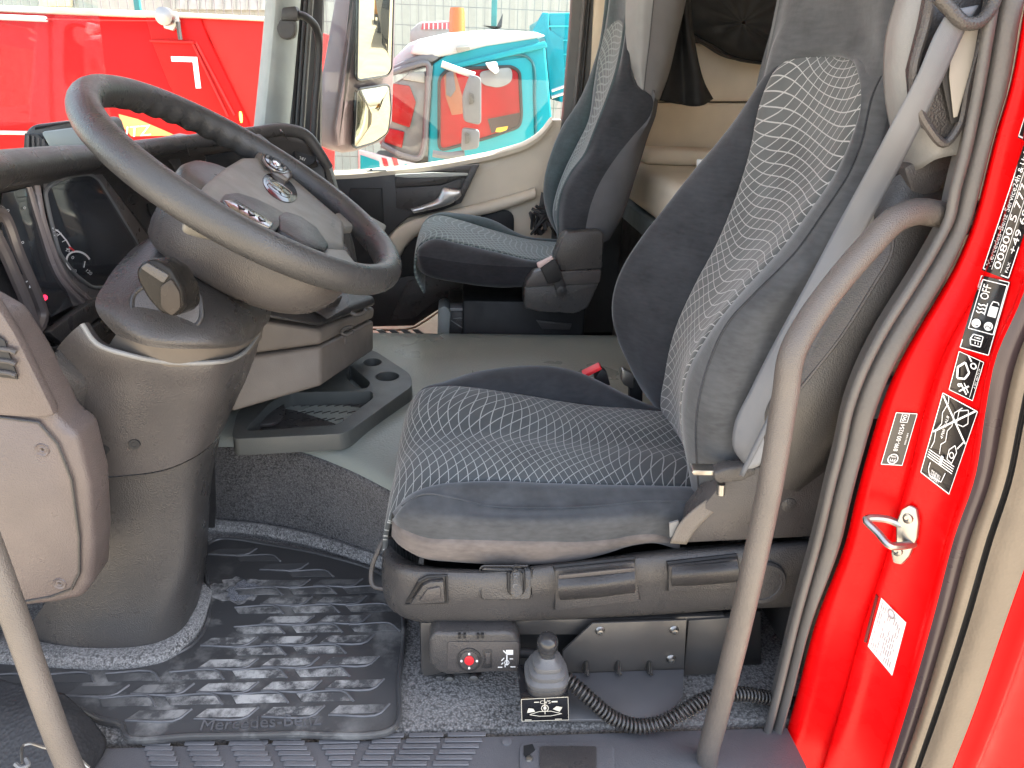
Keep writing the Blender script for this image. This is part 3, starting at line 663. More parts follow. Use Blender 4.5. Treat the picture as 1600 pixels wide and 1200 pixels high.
MB().tube([hit(shbv, x, y, .001, .94) for x, y in gro], .0028, 6).build('shell_ridge', MT['plastic_soft'], ds)
MB().prism([hit(shbv, x, y, .0004, .94) for x, y in [(1393, 374), (1390, 398), (1360, 452), (1316, 522), (1270, 582), (1236, 624), (1222, 640), (1226, 560), (1264, 500), (1300, 470), (1316, 430), (1350, 385)]], V((0, -.002, 0)), .001).build('shell_inset', MT['plastic_soft'], ds)
# chrome belt bracket and side bolt
MB().prism([A(x, y, .965) for x, y in rr(1328, 330, 1366, 368, 5, sk=.12)], V((0, .006, 0)), .0015).build('belt_bracket', plain('pale bracket plastic', (.2, .2, .2), .4), ds)
MB().lathe([(.004, 0), (.004, .001)], A(1345, 354, .9645), (0, -1, 0), 14).build('bracket_hole', MT['black'], ds)
MB().prism([A(x, y, .975) for x, y in [(1322, 366), (1362, 376), (1350, 392), (1320, 386)]], V((0, .006, 0)), .0015).build('bracket_foot', MT['black'], ds)
# side valance with the levers
def back(row): return [row[0] + V((.06, .42, 0)), row[0] + V((.0, .10, 0))] + row
r0 = AC([(608, 850, 1.09), (640, 876, 1.05), (740, 889, 1.04), (870, 880, 1.03), (1000, 862, 1.03), (1150, 848, 1.03), (1300, 838, 1.03)])
r1 = AC([(600, 872, 1.06), (630, 889, 1.0), (740, 897, .985), (870, 886, .985), (1000, 873, .985), (1150, 860, .985), (1300, 850, .985)])
r2 = AC([(598, 905, 1.055), (628, 925, .995), (740, 928, .975), (870, 915, .975), (1000, 903, .975), (1150, 890, .975), (1300, 880, .975)])
r3 = AC([(599, 925, 1.055), (630, 948, .998), (740, 944, .977), (870, 932, .977), (1000, 920, .977), (1150, 908, .977), (1300, 898, .977)])
r4 = AC([(606, 945, 1.065), (640, 968, 1.02), (740, 973, 1.0), (870, 968, 1.0), (1000, 962, 1.0), (1150, 952, 1.0), (1300, 946, 1.0)])
r5 = [p + V((0, .06, 0)) for p in r4]
vm = MB().patch([back(q) for q in (r0, r1, r2, r3, r4, r5)], 60, 30); vbv = vm.bvh(); vm.build('valance', MT['plastic'], ds, angle=40)
def vp(poly, name, m, th=.005, off=0, bevel=.002, par=ds): return plate(vbv, poly, th, off, bevel, fb=.98).build(name, m, par)
def rim(poly, name, m, r=.0022, off=.0005, par=ds, bv=None): return MB().tube([hit(bv or vbv, x, y, off, .98) for x, y in poly], r, 6, res=0, closed=True).build(name, m, par)
trap = [(633, 943), (655, 908), (668, 901), (697, 899), (699, 940)]
vp(trap, 'grip_recess', MT['plastic_dark'], .001, .006); rim(trap, 'recess_rim', MT['black'], .003, .006)
gp = vp([(641, 940), (661, 911), (672, 905), (693, 904), (695, 937)], 'grip_pad', MT['plastic'], .008, .006)
plate(vbv, [(655, 934), (668, 915), (688, 911), (689, 931)], .010, .006, .003, fb=.98).build('grip_face', MT['plastic_soft'], ds)
sp = rr(750, 884, 831, 936, 7); rim(sp, 'switch_panel_gap', MT['plastic_dark'], .0016, .003)
vp(rr(752, 886, 829, 934, 6), 'switch_panel', MT['plastic'], .0035, .002)
rk = rr(795, 884, 818, 930, 11); rim(rk, 'rocker_rim', MT['black'], .003, .004)
rk_o = vp(rr(797, 886, 816, 928, 9), 'rocker_switch', MT['plastic'], .009, .003, .003)
k = Ink(.5); k.line([(.3, .22), (.3, .34), (.6, .34)], .02).line([(.38, .38), (.38, .44)], .015).line([(.3, .64), (.6, .64)], .018).line([(.3, .68), (.3, .76), (.55, .76), (.55, .69)], .015).ring(.68, .74, .03, .012)
k.lay(quadmap([(797, 928), (816, 928), (816, 886), (797, 886)], lambda x, y: hit(vbv, x, y, .0135, .98)), 'symbols', MT['belt'], rk_o)
def lever(o, name):
    rim(o, 'lever_gap', MT['black'], .0042, .002)
    x0, y0 = o[0]; 
    return vp(o, name, MT['plastic'], .010, 0, .003)
lv = lever([(866, 885), (990, 873), (998, 934), (866, 949)], 'height_lever')
lo = AC([(872, 905, .962), (930, 899, .962), (992, 893, .962)]); l2 = AC([(872, 918, .954), (930, 913, .950), (992, 906, .954)]); l3 = AC([(874, 934, .958), (930, 929, .955), (993, 921, .958)]); l4 = AC([(876, 938, .968), (930, 934, .968), (992, 926, .968)])
MB().patch([lo, l2, l3, l4], 20, 14).build('lever_grip', MT['plastic_dark'], ds, angle=80)
MB().prism([A(x, y, .9635) for x, y in [(872, 897), (990, 885), (990, 891), (872, 903)]], V((0, -.004, 0)), .001).build('lever_lip', MT['plastic_soft'], ds)
lv2 = lever([(1043, 880), (1150, 868), (1160, 915), (1042, 920)], 'recline_lever')
MB().patch([AC([(1050, 886, .962), (1100, 882, .962), (1152, 877, .962)]), AC([(1050, 898, .953), (1100, 894, .950), (1154, 889, .953)]), AC([(1050, 913, .957), (1100, 910, .955), (1156, 905, .957)]), AC([(1050, 916, .967), (1100, 914, .967), (1156, 909, .967)])], 20, 14).build('lever_grip', MT['plastic_dark'], ds, angle=80)
c_ = A(1190, 908, .975)
MB().lathe([(.040, -.03), (.040, .006), (.037, .010), (.030, .010), (.029, .008), (.0, .009)], c_, (0, -1, .05), 40).build('tilt_knob', MT['plastic'], ds, angle=30)
# hinge cover behind the cushion
hc = [(1066, 850), (1084, 810), (1120, 765), (1150, 740), (1190, 728), (1300, 715), (1310, 838), (1150, 846)]
MB().prism([A(x, y, .992) for x, y in hc], V((0, .05, 0)), .006).build('hinge_cover', MT['plastic_soft'], ds)
MB().lathe([(.0125, 0), (.0125, .002), (.011, .003), (.0, .0035)], A(1232, 788, .993), (0, -1, 0), 28).build('cover_plug', MT['plastic'], ds)
# lap strap anchor beside the cushion
MB().patch([[A(1047, 848, .990), A(1062, 818, .990), A(1085, 795, .992), A(1112, 775, 1.0)], [A(1072, 850, .990), A(1088, 826, .990), A(1110, 804, .992), A(1132, 786, 1.0)]], 12, 6, lin=True).build('lap_strap', plain('woven strap', (.16, .14, .12), .85, grain=420, gs=.6), ds, thick=.003)
MB().prism([A(x, y, .994) for x, y in [(1046, 818), (1060, 814), (1063, 830), (1047, 840)]], V((0, .004, 0)), 0).build('strap_label', MT['plastic_light'], ds)
# buckle with red press button and a small recline knob on the far side
bk_ = MB().prism([A(x, y, 1.52) for x, y in [(930, 590), (940, 576), (948, 582), (954, 602), (932, 606)]], V((0, .025, 0)), .002).build('buckle', MT['black'], ds)
MB().prism([A(x, y, 1.518) for x, y in [(911, 587), (938, 574), (941, 577), (914, 591)]], V((0, .025, .003)), .001).build('press_button', MT['redprint'], bk_)
MB().prism([A(x, y, 1.51) for x, y in rr(972, 576, 990, 600, 5, sk=.5)], V((0, .02, 0)), .003).build('seat_catch', MT['steel'], ds)
MB().prism([A(x, y, 1.525) for x, y in rr(984, 592, 1004, 626, 5, sk=.3)], V((0, .02, 0)), .003).build('catch_body', MT['black'], ds)
# grab bar at the front of the valance
MB().tube([A(x, y, q) for x, y, q in [(614, 838, 1.10), (601, 842, 1.09), (590, 862, 1.08), (580, 895, 1.07), (583, 915, 1.06), (600, 920, 1.06)]], .0042, 8).build('slide_bar', MT['plastic_soft'], ds)
# pedestal
ped = MB().prism([A(x, y, 1.03) for x, y in [(655, 972), (1190, 955), (1190, 1120), (740, 1120), (690, 1090), (658, 1060)]], V((0, .40, 0)), .004); ped.build('pedestal', MT['black'], ds)
MB().prism([A(x, y, 1.005) for x, y in [(657, 974), (1133, 962), (1133, 976), (1010, 992), (885, 992), (700, 992), (690, 1052), (664, 1058), (658, 1050)]], V((0, .012, 0)), .002).build('side_rail', MT['bracket'], ds)
MB().prism([A(x, y, 1.0) for x, y in [(1076, 970), (1150, 965), (1142, 1052), (1068, 1056)]], V((0, .012, 0)), .002).build('side_rail', MT['bracket'], ds)
MB().prism([A(x, y, 1.02) for x, y in [(663, 1058), (700, 1050), (760, 1056), (838, 1066), (830, 1100), (735, 1092), (690, 1078), (668, 1070)]], V((0, .012, 0)), .002).build('foot_plate', MT['black'], ds)
for x, y in ((702, 1062), (740, 1060)): MB().lathe([(.010, 0), (.009, .006), (.004, .008)], A(x, y, 1.015), (0, -1, .2), 16).build('foot_nut', MT['bracket'], ds)
MB().tube([A(x, y, 1.0) for x, y in [(755, 1088), (775, 1080), (795, 1086), (812, 1090)]], .004, 8).build('red_wire', MT['redprint'], ds)
MB().tube([A(x, y, 1.005) for x, y in [(745, 1092), (770, 1088), (800, 1094), (818, 1090)]], .004, 8).build('black_wire', MT['black'], ds)
random.seed(5)

# ================================================================ bracket plate with joystick, remote control
mp_ = thing('mounting_bracket', 'dark steel bracket plate bolted low on the driver seat pedestal', 'bracket', tuple(A(970, 1050, .97)))
MB().prism([A(x, y, .985) for x, y in [(879, 1018), (926, 974), (1073, 969), (1069, 1047), (879, 1054)]], V((0, .005, 0)), .0015).build('upright_plate', MT['bracket'], mp_)
fl = [A(879, 1052, .984), A(1069, 1045, .984), A(1067, 1088, .93), A(1040, 1123, .895), A(880, 1125, .895)]
MB().prism(fl, V((0, .0, -.005)), .0015).build('shelf', plain('powder coated shelf', (.085, .085, .09), .34), mp_)
for x, y in ((937, 985), (1053, 984), (1048, 1029)):
    MB().lathe([(.0085, 0), (.0085, .001), (.0065, .003), (.0055, .007), (.003, .0075), (.0028, .004)], A(x, y, .985), (0, -1, 0), 18).build('bolt', MT['steel'], mp_)
for x in (916, 966, 1015):
    y = 1046
    MB().patch([[A(x - 6, y - 2, .986), A(x - 2, y - 12, .985), A(x, y - 14, .985)], [A(x - 3, y + 4, .975), A(x, y, .968), A(x + 1, y - 13, .984)], [A(x + 6, y + 8, .972), A(x + 2, y + 10, .966), A(x + 3, y + 2, .98)]], 8, 8).build('pressed_rib', MT['steel'], mp_, thick=.002)
    MB().prism([A(x - 4, y + 6, .976), A(x + 4, y + 6, .976), A(x + 1, y - 10, .985), A(x - 1, y - 10, .985)], V((0, -.004, .002)), .001).build('gusset', MT['bracket'], mp_)

js = thing('joystick', 'black joystick with rubber gaiter and coiled cable beside the driver seat', 'joystick', tuple(A(851, 1128, .90)))
f0 = [A(x, y, .882) for x, y in [(813, 1092), (889, 1088), (890, 1126), (816, 1128)]]
MB().prism(f0, V((0, .075, .0)), .003).build('housing', MT['gloss_black'], js)
lbl_bv = MB().add([p + V((0, -.0015, 0)) for p in f0], [(0, 1, 2, 3)]).bvh()
k = Ink(2.0); k.line([(.02, .03), (.98, .03), (.98, .97), (.02, .97)], .02, True)
k.ring(.5, .55, .14, .03).line([(.5, .3), (.5, .98)], .03).text('CVS', .40, .74, .62, .88).line([(.18, .3), (.38, .42), (.62, .42), (.84, .3), (.62, .22), (.38, .22)], .025, True).poly([(.13, .38), (.30, .42), (.26, .55), (.16, .58)]).poly([(.66, .50), (.80, .38), (.86, .56), (.74, .62)]).rect(.28, .80, .38, .84).rect(.64, .78, .76, .84).rect(.08, .06, .22, .09).rect(.7, .06, .84, .09).rect(.47, .5, .53, .62)
k.lay(quadmap([(814, 1128), (890, 1126), (889, 1088), (813, 1092)], lambda x, y: hit(lbl_bv, x, y, .0006, .88)), 'diagram', plain('pale print', (.62, .58, .48), .5), js)
jo = A(850, 1052, .925); jt = A(848, 1015, .925)
axj = (jt - jo).normalized(); axj = V((0, -.12, 1)).normalized()
def sqring(c, w, d, n=24, e=3.2):
    o = []
    for k_ in range(n):
        a = 2 * math.pi * k_ / n; ca, sa = math.cos(a), math.sin(a)
        o.append(c + V((w * math.copysign(abs(ca) ** (2 / e), ca), d * math.copysign(abs(sa) ** (2 / e), sa), 0)))
    return o
def stack(levels, n=24):
    v = []; f = []
    for c, w, d in levels: v += sqring(c, w, d, n)
    m = len(levels)
    f = [(i * n + q, i * n + (q + 1) % n, (i + 1) * n + (q + 1) % n, (i + 1) * n + q) for i in range(m - 1) for q in range(n)]
    f.append(tuple(range(n))); f.append(tuple((m - 1) * n + q for q in range(n)))
    return MB().add(v, f)
zt0 = f0[0].z; jb = A(851, 1090, .918); jb.z = zt0; Ht = A(848, 989, .915).z - zt0; g_h = Ht * .56 / .054; k_h = Ht * .46 / .0725
def lev(pairs): return [(V((jb.x, jb.y, zt0 + h * g_h)), w, d) for h, w, d in pairs]
stack(lev([(-.002, .034, .036), (.008, .034, .036), (.011, .032, .034)])).build('gaiter_base', MT['plastic_dark'], js, angle=50)
stack(lev([(.010, .033, .034), (.014, .0355, .036), (.019, .0355, .036), (.023, .029, .030), (.026, .030, .031), (.031, .030, .031), (.035, .023, .024), (.038, .024, .025), (.043, .0235, .024), (.047, .015, .016), (.053, .0125, .0125)])).build('gaiter', plain('worn gaiter rubber', (.10, .10, .102), .4, grain=500), js, angle=50)
top_ = V((jb.x - .002, jb.y, zt0 + .049 * g_h))
MB().lathe([(.0105, 0), (.0105, .02 * k_h)], top_, axj, 20).build('collar', MT['steel'], js)
MB().lathe([(r_q, h_q * k_h) for r_q, h_q in [(.0135, .016), (.0145, .022), (.0155, .032), (.0168, .034), (.0168, .052), (.0155, .062), (.0115, .069), (.005, .072), (.0, .0725)]], top_, axj, 28).build('knob', plain('polished black knob', (.03, .03, .032), .22), js, angle=50)
# coiled cable
cp = catmull([A(x, y, q) for x, y, q in [(880, 1056, .93), (902, 1074, .915), (928, 1098, .90), (958, 1122, .89), (992, 1134, .885), (1028, 1131, .885), (1062, 1115, .89), (1100, 1094, .905), (1150, 1084, .92), (1215, 1094, .93), (1260, 1105, .94)]], 200)
acc = [0]
for a, b in zip(cp, cp[1:]): acc.append(acc[-1] + (b - a).length)
turns = 66; hel = []; stp = turns * 12; u = V((0, 1, 0))
for i in range(stp + 1):
    s_ = acc[-1] * i / stp; j = 0
    while j < len(acc) - 2 and acc[j + 1] < s_: j += 1
    t = (s_ - acc[j]) / max(acc[j + 1] - acc[j], 1e-9); p = cp[j].lerp(cp[j + 1], t); T = (cp[j + 1] - cp[j]).normalized()
    u = (u - T * u.dot(T)).normalized(); w = T.cross(u); a = 2 * math.pi * i / 12
    hel.append(p + u * (.0105 * math.cos(a)) + w * (.0105 * math.sin(a)))
MB().tube(hel, .0026, 6, res=0).build('coiled_cable', plain('coiled cable rubber', (.04, .037, .035), .28, spec=.7), js, angle=80)

rc = thing('remote_control', 'grey remote control box with red round button clipped low by the driver seat', 'remote control', tuple(A(740, 1055, .95)))
body = rr(668, 990, 813, 1052, 12)
body = [(670, 1000), (680, 988), (700, 990), (790, 988), (806, 991), (814, 1006), (813, 1042), (808, 1050), (700, 1056), (682, 1050), (670, 1036)]
bmb = MB().prism([A(x, y, .962) for x, y in body], V((0, .045, -.004)), .007, 3); bmb.build('body', MT['plastic'], rc, angle=50)
fbv = MB().add([A(x, y, .9618) for x, y in [(660, 980), (820, 980), (820, 1060), (660, 1060)]], [(0, 1, 2, 3)]).bvh()
def fp(poly, name, m, th=.002, off=0, bevel=.0006, par=rc): return plate(fbv, poly, th, off, bevel, fb=.96).build(name, m, par)
fp(rr(699, 1002, 811, 1048, 5), 'face_plate', MT['plastic_soft'], .0015)
for x in (716, 724, 745, 752): fp([(x, 988), (x + 4, 988), (x + 4, 994), (x, 994)], 'tab', MT['black'], .006)
fp(ell(733, 1029, 19, 18), 'button_ring', MT['plastic_dark'], .004)
fp(ell(733, 1029, 15, 14.5), 'rocker_pad', MT['plastic_soft'], .0055, 0, .001)
rb = fp(ell(733, 1028, 7.5, 7), 'red_button', MT['redprint'], .0075, 0, .001)
k = Ink(1); k.text('STOP', .2, .4, .8, .6); k.lay(quadmap([(726, 1035), (740, 1035), (740, 1021), (726, 1021)], lambda x, y: hit(fbv, x, y, .0095, .96)), 'stop_lettering', MT['white'], rb)
for a, b in ((733, 1018), (733, 1040), (721, 1029), (745, 1029)): fp(ell(a, b, 1.8, 1.8, 8), 'arrow_mark', MT['white'], .006, 0, 0)
fp([(754, 1014), (768, 1014), (768, 1042), (752, 1042), (757, 1030)], 'slider', MT['plastic_dark'], .003)
fp([(758, 1017), (766, 1017), (766, 1034), (759, 1034)], 'slider_tab', MT['plastic_soft'], .005)
k = Ink(1); k.rect(.45, .72, .85, .98).line([(.5, .75), (.3, .95)], .06).line([(.5, .7), (.5, .15)], .07).line([(.35, .55), (.2, .4)], .05).line([(.65, .5), (.85, .5)], .05).line([(.3, .3), (.2, .2)], .05).line([(.0, .05), (.25, .05)], .05).line([(.7, .07), (.98, .07)], .05).line([(.4, .2), (.4, .05)], .05).ring(.5, .3, .12, .04)
k.lay(quadmap([(778, 1044), (806, 1044), (806, 1015), (778, 1015)], lambda x, y: hit(fbv, x, y, .0022, .96)), 'symbols', MT['white'], rc)
MB().tube([A(x, y, .985) for x, y in [(808, 1020), (822, 1020), (840, 1022)]], .009, 10).build('cable_stub', MT['black'], rc)

# ================================================================ seat belt
sbt = thing('seat_belt', 'pale grey seat belt running down from door pillar to tongue beside driver seat', 'seat belt', tuple(A(1150, 745, .97)))
Lb = AC([(1482, 16, .888), (1462, 50, .890), (1432, 120, .897), (1395, 190, .915), (1350, 275, .945), (1308, 352, .97), (1262, 440, .975), (1210, 535, .98), (1172, 610, .982), (1147, 665, .985), (1146, 700, .98), (1163, 725, .975)])
Rb = AC([(1528, 8, .888), (1508, 46, .888), (1474, 120, .893), (1434, 205, .912), (1390, 290, .94), (1345, 372, .95), (1298, 455, .955), (1250, 545, .955), (1222, 610, .957), (1195, 665, .96), (1178, 705, .962), (1170, 730, .968)])
MB().patch([Lb, [a.lerp(b, .5) + V((0, -.003, 0)) for a, b in zip(Lb, Rb)], Rb], 60, 8).build('shoulder_strap', MT['belt'], sbt, angle=80, thick=.0022)
MB().patch([AC([(1232, 585, .95), (1205, 640, .95), (1180, 690, .952), (1155, 742, .955)]), AC([(1237, 588, .944), (1212, 644, .944), (1188, 694, .946), (1162, 745, .95)])], 16, 3, lin=True).build('strap_fold', MT['belt'], sbt, thick=.002)
MB().patch([AC([(1218, 620, .962), (1196, 668, .962), (1182, 700, .964), (1166, 735, .966)]), AC([(1240, 625, .962), (1222, 670, .962), (1205, 700, .965), (1185, 728, .968)])], 12, 4).build('inner_strap', plain('blue grey webbing', (.26, .27, .29), .8, grain=900), sbt, thick=.002)
MB().prism([A(x, y, .965) for x, y in [(1116, 740), (1130, 734), (1166, 728), (1182, 734), (1180, 742), (1160, 752), (1124, 756), (1116, 750)]], V((0, .02, .004)), .003).build('tongue_grip', MT['plastic'], sbt)
MB().prism([A(x, y, .97) for x, y in [(1081, 738), (1084, 735), (1120, 736), (1120, 743), (1084, 743)]], V((0, .018, .003)), .001).build('tongue_blade', MT['steel'], sbt)
MB().tube([A(1127, 756, .975), A(1126, 772, .975)], .0065, 12, res=4).build('tongue_pin', MT['steel'], sbt)
MB().tube([A(x, y, .882) for x, y in [(1465, -6), (1482, 12), (1508, 36), (1530, 34), (1548, 14), (1558, -14)]], .0075, 10).build('guide_ring', MT['plastic'], sbt)

# ================================================================ grab handles
gh = thing('grab_handle', 'long grey grab handle bending down beside the red pillar', 'grab handle', tuple(A(1098, 1200, .82)), 'entry grab handles')
MB().tube([A(x, y, q) for x, y, q in [(1505, 336, .93), (1470, 335, .915), (1432, 331, .90), (1398, 344, .89), (1356, 386, .88), (1304, 447, .87), (1263, 504, .86), (1238, 552, .85), (1227, 618, .845), (1203, 760, .835), (1176, 890, .83), (1146, 1020, .83), (1118, 1130, .83), (1106, 1178, .83), (1106, 1215, .835), (1116, 1260, .85)]], .0168, 20, res=120, up=(0, 1, 0)).build('tube', MT['tubepaint'], gh, angle=80)
MB().lathe([(.026, 0), (.026, .012), (.022, .02), (.017, .026)], A(1500, 336, .925), (-.5, -.85, 0), 20).build('mount', MT['plastic_dark'], gh)
gl_ = thing('grab_handle', 'curved grey grab handle at the lower left picture edge', 'grab handle', tuple(A(115, 1200, .74)), 'entry grab handles')
MB().tube([A(x, y, q) for x, y, q in [(-75, 680, .80), (-45, 780, .77), (-8, 880, .76), (22, 962, .755), (46, 1030, .75), (70, 1098, .745), (98, 1172, .74), (124, 1230, .74), (160, 1290, .76)]], .0155, 20, res=80, up=(0, 1, 0)).build('tube', MT['tubepaint'], gl_, angle=80)
# ================================================================ steering wheel
tv = V((.842, 0, -.539)).normalized(); nv = V((.539, 0, .842)).normalized(); yv = V((0, 1, 0))
WC = V((-.327, 1.25, .822)) - nv * .005
def Wp(u, y, w=0.0): return WC + tv * u + yv * y + nv * w
def Wx(px, py, w=0.0): return onplane(px, py, WC + nv * w, nv)
sw = thing('steering_wheel', 'large dark leather steering wheel with chrome emblem on its hub', 'steering wheel', tuple(WC))
# rim: thick oval section with finger bumps on the inner back
v = []; f = []; nu, nk = 160, 20; RM = .2525
for i in range(nu):
    a = 2 * math.pi * i / nu
    for k_ in range(nk):
        b = 2 * math.pi * k_ / nk
        ru, rw = .0225, .025
        q = 0
        g_ = max(0, math.cos(b - 3.75) - .35); e_ = max(0, min(1, (a / math.pi - .5) * 12, (.95 - a / math.pi) * 12))
        q = .0050 * math.sin(a * 44) * g_ * e_
        rad = RM + (ru + q) * math.cos(b); w = (rw + q) * math.sin(b)
        v.append(Wp(rad * math.cos(a), rad * math.sin(a), w))
f = [(i * nk + k_, ((i + 1) % nu) * nk + k_, ((i + 1) % nu) * nk + (k_ + 1) % nk, i * nk + (k_ + 1) % nk) for i in range(nu) for k_ in range(nk)]
MB().add(v, f).build('rim', MT['leather'], sw, angle=80)
padm = plain('pale grey hub plastic', (.17, .165, .15), .5, grain=600, gs=.3)
dpt = -nv * .045
pad = [(300, 322), (322, 283), (352, 258), (378, 243), (404, 243), (432, 256), (468, 284), (528, 335), (541, 349), (541, 386), (520, 383), (470, 360), (420, 345), (350, 338)]
padmb = MB().prism([Wx(x, y, -.004) for x, y in pad], dpt, .012, 4); padmb.build('hub_pad', padm, sw, angle=50)
pbv = MB().add([Wx(x, y, -.0038) for x, y in [(240, 200), (640, 200), (640, 440), (240, 440)]], [(0, 1, 2, 3)]).bvh()
def wpl(poly, name, m, w=.0, th=.01, bevel=.003, par=sw): return MB().prism([Wx(x, y, w) for x, y in poly], -nv * th, bevel, 2).build(name, m, par)
wpl([(345, 313), (352, 302), (372, 300), (400, 309), (430, 324), (447, 334), (438, 352), (428, 362), (390, 345), (358, 330)], 'switch_inset', MT['plastic_dark'], .000, .02)
wpl([(350, 312), (368, 311), (400, 330), (428, 348), (422, 356), (390, 342), (362, 326)], 'switch_pad', plain('smoked chrome', (.35, .35, .36), .2, metal=1), .004, .006, .002)
for x, y in ((372, 318), (388, 328), (404, 337)): wpl([(x, y), (x + 8, y + 2), (x + 12, y + 8), (x + 3, y + 7)], 'button', MT['gloss_black'], .006, .004, .001)
wpl([(436, 334), (446, 328), (470, 336), (498, 356), (516, 382), (508, 390), (480, 385), (438, 358)], 'spoke_cover', MT['plastic_dark'], .003, .03, .006)
def spoke(pts, m, name='spoke', w=-.004, th=.028): return wpl(pts, name, m, w, th, .007)
spoke([(382, 214), (404, 206), (436, 232), (474, 272), (456, 292), (430, 262), (404, 246)], MT['leather'])
pod = spoke([(402, 236), (420, 230), (446, 246), (462, 268), (452, 280), (428, 266)], plain('brown grey switch pod', (.12, .10, .085), .3), 'switch_pod', .004, .02)
wpl(ell(432, 253, 25, 12, 28, 33), 'ring', MT['steel'], .006, .004, .001, pod); wpl(ell(432, 253, 21, 9.5, 28, 33), 'button_disc', MT['gloss_black'], .008, .004, .001, pod)
wpl(ell(433, 253, 8, 5, 20, 33), 'centre_button', MT['chrome'], .010, .004, .001, pod)
for a in (0, 60, 120, 180, 240, 300): wpl(ell(432 + 15 * math.cos(R(a)) * .9 - 6 * math.sin(R(a)) * .5, 253 + 15 * math.cos(R(a)) * .6 + 6 * math.sin(R(a)) * .8, 2.6, 1.8, 8), 'button', MT['plastic_light'], .0095, .003, 0, pod)
spoke([(522, 332), (540, 326), (566, 330), (606, 352), (600, 362), (566, 352), (541, 354)], padm, 'spoke', -.004, .02)
spoke([(508, 386), (540, 388), (556, 408), (600, 436), (580, 446), (540, 424), (500, 408)], padm, 'spoke', -.006, .02)
spoke([(338, 330), (358, 326), (430, 362), (500, 392), (520, 402), (500, 412), (420, 388), (345, 350)], MT['leather'], 'spoke', -.010, .02)
# emblem: dark oval, ring, three-pointed star
wpl(ell(438, 293, 31, 17, 32, 36), 'emblem_recess', MT['gloss_black'], -.0025, .004, .001)
eo = Wx(438, 293, .0015)
em = MB(); ring_ = [eo + tv * (.0215 * math.cos(t)) + yv * (.0215 * math.sin(t)) for t in (2 * math.pi * q / 36 for q in range(36))]
em.tube(ring_, .0009, 8, res=0, closed=True)
for q in range(3):
    a = math.pi + 2 * math.pi * q / 3; d = tv * math.cos(a) + yv * math.sin(a); s_ = tv * -math.sin(a) + yv * math.cos(a)
    tip = eo + d * .0205; b1 = eo + d * .003 + s_ * .0042; b2 = eo + d * .003 - s_ * .0042; ap = eo + nv * .003 + d * .003
    em.add([tip, b1, ap, b2], [(0, 1, 2), (0, 2, 3), (0, 3, 1)])
em.build('emblem', MT['steel'], sw, angle=20)
k = Ink(1); k.text('SRS', 0, 0, 1, 1); k.lay(quadmap([(517, 353), (519, 342), (524, 345), (522, 356)], lambda x, y: Wx(x, y, .0005)), 'hub_lettering', MT['plastic_dark'], sw, 0)
# deep cup behind the hub
cup = []
for w, cu, ra, rb in ((-.012, .06, .02, .02), (-.014, .06, .09, .07), (-.016, .05, .135, .098), (-.022, .045, .145, .105), (-.05, .05, .155, .118), (-.085, .05, .155, .122), (-.12, .04, .145, .116), (-.145, .02, .12, .10), (-.155, .0, .08, .07)):
    cup.append([Wp(cu + ra * math.copysign(abs(math.cos(t)) ** .75, math.cos(t)), rb * math.copysign(abs(math.sin(t)) ** .75, math.sin(t)), w) for t in (2 * math.pi * q / 28 for q in range(28))])
MB().patch(cup, 56, 26, cu=True).build('column_cup', MT['plastic_soft'], sw, angle=80)

# ================================================================ steering column
scn = thing('steering_column', 'broad grey steering column with ignition key switch on its side', 'steering column', (-.6, 1.25, 0))
r_ = [AC([(230, 372, 1.45), (262, 360, 1.45), (330, 372, 1.45), (420, 400, 1.5)]),
      AC([(196, 400, 1.22), (245, 380, 1.22), (330, 420, 1.25), (424, 440, 1.42)]),
      AC([(164, 442, 1.10), (228, 440, 1.10), (330, 462, 1.14), (427, 468, 1.36)]),
      AC([(149, 478, 1.045), (222, 510, 1.02), (322, 520, 1.05), (422, 494, 1.30)]),
      AC([(154, 492, 1.042), (226, 526, 1.012), (322, 535, 1.04), (418, 505, 1.29)]),
      AC([(182, 524, 1.035), (238, 542, 1.015), (320, 545, 1.045), (386, 536, 1.17), (414, 508, 1.29)])]
cmb = MB().patch([[q + V((-.03, .25, 0)) if False else q for q in row] for row in r_], 40, 40); cbv = cmb.bvh(); cmb.build('switch_shroud', MT['plastic'], scn, angle=60)
MB().patch([[p + V((-.004, .012, 0)) for p in r_[-1]], AC([(160, 555, 1.06), (236, 572, 1.055), (318, 572, 1.085), (380, 560, 1.20), (408, 530, 1.30)])], 30, 6, lin=True).build('shroud_band', plain('brown grey band', (.13, .115, .10), .5), scn)
sr = [[(128, 506, 1.03), (150, 536, 1.025), (200, 554, 1.03), (270, 566, 1.065), (340, 565, 1.09), (372, 556, 1.15), (398, 528, 1.26), (410, 505, 1.33)],
      [(80, 560, 1.04), (134, 580, 1.04), (200, 600, 1.045), (270, 610, 1.075), (335, 608, 1.10), (365, 596, 1.16), (390, 566, 1.27), (402, 545, 1.34)],
      [(75, 640, 1.055), (128, 650, 1.055), (195, 660, 1.06), (265, 662, 1.085), (320, 655, 1.11), (350, 640, 1.17), (374, 612, 1.28), (386, 590, 1.35)],
      [(100, 740, 1.075), (133, 744, 1.075), (200, 742, 1.08), (262, 732, 1.095), (303, 714, 1.115), (330, 694, 1.17), (350, 668, 1.28), (362, 640, 1.35)]]
MB().patch([[p + V((.0, .02, -.004)) for p in AC(sr[0])]] + [AC(q) for q in sr], 48, 30).build('column_panel', MT['plastic_soft'], scn, angle=60)
pbv2 = MB().patch([AC(q) for q in sr], 48, 30).bvh()
MB().tube([p + V((.002, -.004, .001)) for p in AC(sr[0])], .0038, 8).build('panel_lip', MT['plastic_light'], scn)
